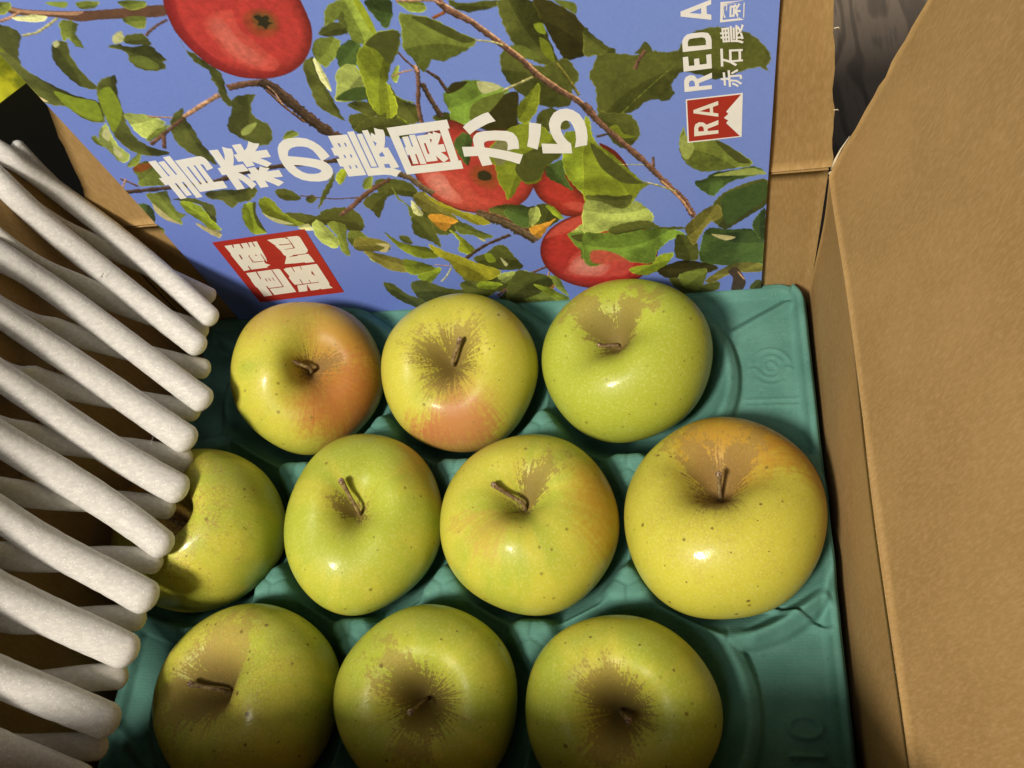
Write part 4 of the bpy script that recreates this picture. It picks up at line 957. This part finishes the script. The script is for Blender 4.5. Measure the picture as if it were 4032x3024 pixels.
def apple_mat(seed, green, yellow, ymix, blushes, rus, stemcav, dots, net_amt=0.):
    """blushes: (direction in the apple's frame, from, to, colour, amount); rus: (reach, spread, lobes[(dx,dy,extra,power)])"""
    t = NT('apple_skin'); p = t.obj(); pol = t.xyz(t.attr('pol')); s = pol[2]
    off = (seed*3.1, seed*1.7, -seed*2.3)
    P = t.vmath('ADD', t.scale(p, (100, 100, 100)), off)       # cm, shifted per apple
    nrm = t.vmath('NORMALIZE', p)
    ct = t.comb(pol[0], pol[1], 0)
    # ground colour: green to yellow, in soft meridian streaks
    mer = t.noise(t.vmath('ADD', t.comb(t.math('MULTIPLY', pol[0], 3.2), t.math('MULTIPLY', pol[1], 3.2), t.math('MULTIPLY', s, .8)), off), 1.0, 4)
    fine = t.noise(t.vmath('ADD', t.comb(t.math('MULTIPLY', pol[0], 24), t.math('MULTIPLY', pol[1], 24), t.math('MULTIPLY', s, 2.2)), off), 1.0, 3)
    blob = t.noise(P, .33, 2)
    f = t.math('ADD', t.math('ADD', t.math('ADD', t.math('MULTIPLY', mer, .6), .15), t.math('MULTIPLY', blob, .9)), t.math('MULTIPLY', fine, .12))
    c = t.mix(t.step(f, 1.28-ymix*.75, 1.62-ymix*.75), green, yellow)
    mott = t.noise(P, 9, 3)
    c = t.mix(t.math('MULTIPLY', t.step(mott, .45, .75), .22), c, (.78, .74, .30, 1))
    for d, lo, hi, colr, amt in blushes:
        v = t.math('ADD', t.vmath('DOT_PRODUCT', nrm, d), t.math('ADD', t.math('MULTIPLY', t.math('SUBTRACT', blob, .5), .35), t.math('ADD', t.math('MULTIPLY', t.math('SUBTRACT', fine, .5), .26), t.math('MULTIPLY', t.math('SUBTRACT', t.noise(P, 4, 4, .65), .5), .30))))
        c = t.mix(t.math('MULTIPLY', t.step(v, lo, hi), amt), c, colr)
    # russet: brown rays running out of the stem hollow
    reach, spread, lobes = rus
    ray = t.noise(t.vmath('ADD', t.comb(t.math('MULTIPLY', pol[0], 13), t.math('MULTIPLY', pol[1], 13), t.math('MULTIPLY', s, 3.2)), off), 1.0, 5, .7)
    rag = t.noise(P, 7.5, 4, .7)
    wide = t.noise(t.vmath('ADD', t.scale(ct, (1.6, 1.6, 0)), off), 1.0, 2)
    lim = t.math('ADD', reach-.11, t.math('MULTIPLY', t.math('SUBTRACT', wide, .5), spread*1.2))
    ctw = t.vmath('ADD', ct, t.scale(t.vmath('SUBTRACT', t.noise(P, 1.6, 4, .65, out='Color'), (.5, .5, .5)), (.75, .75, 0)))
    for dx, dy, ex, pw in lobes:
        ln = math.hypot(dx, dy); dd = t.math('MAXIMUM', t.vmath('DOT_PRODUCT', ctw, (dx/ln, dy/ln, 0)), 0.0)
        lim = t.math('ADD', lim, t.math('MULTIPLY', t.math('POWER', dd, pw*1.5), ex*.9))
    lim = t.math('ADD', lim, t.math('ADD', t.math('MULTIPLY', t.math('SUBTRACT', ray, .5), spread*2.9+.10), t.math('MULTIPLY', t.math('SUBTRACT', rag, .5), spread*1.9+.13)))
    rmask = t.step(t.math('SUBTRACT', lim, s), -.006, .022)
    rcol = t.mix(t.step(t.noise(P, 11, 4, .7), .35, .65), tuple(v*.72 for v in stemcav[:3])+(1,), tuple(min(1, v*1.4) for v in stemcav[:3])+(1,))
    rcol = t.mix(t.step(s, .36, .08), rcol, (.115, .062, .022, 1))  # hollow core: brown russet, darkened further to paint in the pit's shade
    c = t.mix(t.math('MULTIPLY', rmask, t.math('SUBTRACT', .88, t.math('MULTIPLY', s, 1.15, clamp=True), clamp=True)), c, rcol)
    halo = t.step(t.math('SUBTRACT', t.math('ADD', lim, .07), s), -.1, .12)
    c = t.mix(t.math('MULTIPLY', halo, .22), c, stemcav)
    if net_amt:
        cr = t.vor(t.vmath('ADD', P, t.scale(t.noise(P, 3, 2, out='Color'), (.5, .5, .5))), 5.5, 'Distance', 'DISTANCE_TO_EDGE')
        m = t.math('MULTIPLY', t.step(cr, .09, .03), t.step(t.math('ADD', t.noise(P, 1.1, 3), t.math('MULTIPLY', s, -.42)), .12, .36))
        c = t.mix(t.math('MULTIPLY', m, net_amt), c, (.34, .20, .06, 1))
    # lenticels
    vd = t.vor(P, 2.1, 'Distance'); vc = t.xyz(t.vor(P, 2.1, 'Color'))
    size = t.math('ADD', t.math('MULTIPLY', t.math('POWER', vc[0], 2.5), .17), .10)
    dot = t.math('MULTIPLY', t.step(vd, size, t.math('MULTIPLY', size, .45)), t.step(vc[1], .25, .6))
    c = t.mix(t.math('MULTIPLY', dot, min(1, dots+.3)), c, (.17, .125, .022, 1))
    v2 = t.vor(P, 5.2, 'Distance'); w2 = t.xyz(t.vor(P, 5.2, 'Color'))
    d2 = t.math('MULTIPLY', t.step(v2, .17, .06), t.step(w2[0], .45, .8))
    c = t.mix(t.math('MULTIPLY', d2, .22), c, (.20, .16, .03, 1))
    rough = t.math('ADD', t.math('MULTIPLY', rmask, .25), t.math('ADD', .40, t.math('MULTIPLY', t.noise(P, 5, 3), .14)))
    h = t.math('ADD', t.math('MULTIPLY', t.noise(P, 16, 3), .35), t.math('ADD', t.math('MULTIPLY', t.noise(P, 2.2, 2), 1.1), t.math('MULTIPLY', rmask, .35)))
    bn = t.bump(h, .30, .03)
    return t.out(c, rough, bn, Coat_Normal=bn, Specular_IOR_Level=.30, Coat_Weight=t.math('MULTIPLY', t.math('MULTIPLY', t.step(s, .28, .55), t.math('SUBTRACT', 1, rmask)), .32), Coat_Roughness=.11,
                 Subsurface_Weight=.12, Subsurface_Radius=(.006, .004, .0015), Subsurface_Scale=.5)
def stem_mat():
    t = NT('apple_stem'); p = t.obj()
    n = t.noise(t.scale(p, (1, 1, 1)), 420, 3, .6)
    c = t.mix(t.step(n, .35, .7), (.11, .062, .026, 1), (.29, .215, .085, 1))
    return t.out(c, .7, t.bump(n, .4, .03))
M_stem = stem_mat()
def tip_mat():
    t = NT('stem_scar'); p = t.obj(); n = t.noise(p, 900, 2)
    return t.out(t.mix(t.step(n, .4, .65), (.10, .055, .03, 1), (.42, .30, .18, 1)), .9, t.bump(n, .6, .04))
M_tip = tip_mat()
GR, YE = (.36, .41, .040, 1), (.50, .47, .052, 1)
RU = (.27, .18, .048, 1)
PKR = (.44, .105, .065, 1)
RED, ORG, PINK = (.37, .085, .028, 1), (.42, .215, .020, 1), (.46, .275, .065, 1)
# world directions for blushes/lobes are turned into each apple's own frame below
SPEC = [
 dict(label='yellow apple with orange red cheek, left end of the row by the leaflet', y=.72, bl=[((.85, -.25, .45), .40, 1.05, ORG, .62), ((.75, -.55, .25), .60, 1.02, RED, .78), ((.75, .45, .5), .72, .98, RED, .45), ((-.1, .75, .6), .5, 1.0, PINK, .7)], rus=(.20, .12, [(.8, .2, .10, 3)]), dots=.35, net=.25),
 dict(label='yellow apple with a red patch on its front, middle of the row by the leaflet', y=.85, bl=[((.06, -.88, .18), .76, 1.0, PKR, .95), ((.05, -.75, -.3), .72, 1.0, PINK, .75), ((.2, -.8, .5), .8, 1.0, PINK, .5)], rus=(.27, .22, [(-.8, .5, .14, 4), (.5, .8, .16, 4), (-.3, -.9, .10, 4)]), dots=.5, net=.0),
 dict(label='bright green apple with brown butterfly shaped russet, beside the bare tray corner', y=.15, bl=[], rus=(.22, .12, [(-.75, .8, .40, 5), (.75, .75, .42, 7)]), dots=.4, net=.0),
 dict(label='yellow green apple half hidden under the foam net', y=.50, bl=[((-.9, .5, .2), .55, .95, ORG, .9)], rus=(.24, .20, [(.9, -.3, .12, 2)]), dots=.45, net=.75),
 dict(label='pale green apple with long upright stem, right of the apple under the foam', y=.42, bl=[((.75, .55, .25), 0.84, 1.05, ORG, .35)], rus=(.17, .10, [(-.8, .1, .12, 4)]), dots=.4, net=.0),
 dict(label='yellow green apple with orange right side and slanting stem, beside the largest apple', y=.62, bl=[((.93, .1, .25), .66, 1.02, ORG, .8), ((-.35, -.35, .85), .90, 1.0, PINK, .5)], rus=(.16, .12, [(.5, .8, .30, 3)]), dots=.35, net=.0),
 dict(label='largest apple, yellow with orange flushed back, touching the right side of the tray', y=.98, bl=[((.15, .75, .65), .62, .95, ORG, .85), ((.8, .55, .1), .72, 1.0, ORG, .8)], rus=(.24, .20, [(-.6, .8, .34, 6), (.7, .75, .34, 6), (-.1, -1, .14, 3)]), dots=.6, net=.30),
 dict(label='shaded olive apple with wide brown russet and a sideways stem, front left', y=.50, bl=[], rus=(.32, .16, [(.25, .95, .36, 3), (-.9, -.45, .30, 5)]), dots=.8, net=.55),
 dict(label='shaded green apple with dark brown rays from its stem, at the front between two others', y=.45, bl=[], rus=(.27, .22, [(-.75, .65, .34, 6), (-.1, -1, .26, 5)]), dots=.7, net=.0),
 dict(label='shaded green apple at the front right, next to the number on the tray', y=.48, bl=[], rus=(.27, .18, [(-.5, .8, .20, 3), (-.2, -.95, .20, 4)]), dots=.6, net=.0),
]
for i, (A, sp) in enumerate(zip(APPLES, SPEC)):
    a = np.array(A['a']); c = np.array(A['c']); R = A['R']
    v0 = np.random.RandomState(i+50).randn(3); xa = np.cross(v0, a); xa /= np.linalg.norm(xa); Mx = np.stack([xa, np.cross(a, xa), a], 1)
    ya = Mx.T@np.array([0, 1, 0]); ea = math.atan2(ya[1], ya[0])
    V, pol, ph = apple_mesh(R, .86*R, i, A['dt'], A['wt'], ell=A['ell'], ea=ea, pw=2.3 if i == 3 else 1.55)
    n0, n1 = V.shape[:2]
    loc = lambda w: tuple((Mx.T@(np.array(w)/np.linalg.norm(w))).tolist())
    bl = [(loc(d), lo, hi, colr, am) for d, lo, hi, colr, am in sp['bl']]
    lob = [((Mx.T@np.array((dx, dy, 0)))[0], (Mx.T@np.array((dx, dy, 0)))[1], ex, pw) for dx, dy, ex, pw in sp['rus'][2]]
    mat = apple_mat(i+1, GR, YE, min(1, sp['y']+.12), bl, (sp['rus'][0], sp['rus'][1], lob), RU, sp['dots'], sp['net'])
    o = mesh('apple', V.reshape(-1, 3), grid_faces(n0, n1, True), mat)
    at = o.data.attributes.new('pol', 'FLOAT_VECTOR', 'POINT'); at.data.foreach_set('vector', pol.reshape(-1, 3).astype(np.float32).ravel())
    o.matrix_world = Matrix([list(Mx[r])+[c[r]*CM] for r in range(3)]+[[0, 0, 0, 1]])
    tag(o, sp['label'], 'apple', 'apples in the tray')
    # stem, in the apple's frame
    tip = Mx.T@(np.array(A['tip'])-c); base = np.array((0, 0, ph-.15))
    L_ = np.linalg.norm(tip-base); mid1 = base+np.array((0, 0, .38*L_))+.06*(tip-base)*np.array((1, 1, 0)); mid2 = base+.66*(tip-base)+np.array((0, 0, .10*L_))
    pts = [base, mid1, mid2, tip]
    w = .10
    st = tube('stem', pts, [w*1.05, w*.9, w*.95, w*1.35], M_stem, o, np.zeros(3), 1.0, 12, seed=i)
    d = tip-mid2; d /= np.linalg.norm(d)
    tube('stem_end', [tip-d*.02, tip+d*.05, tip+d*.09], [w*1.38, w*1.5, w*1.2], M_tip, st, np.zeros(3), 1.0, 10, seed=i+20, capn=3)
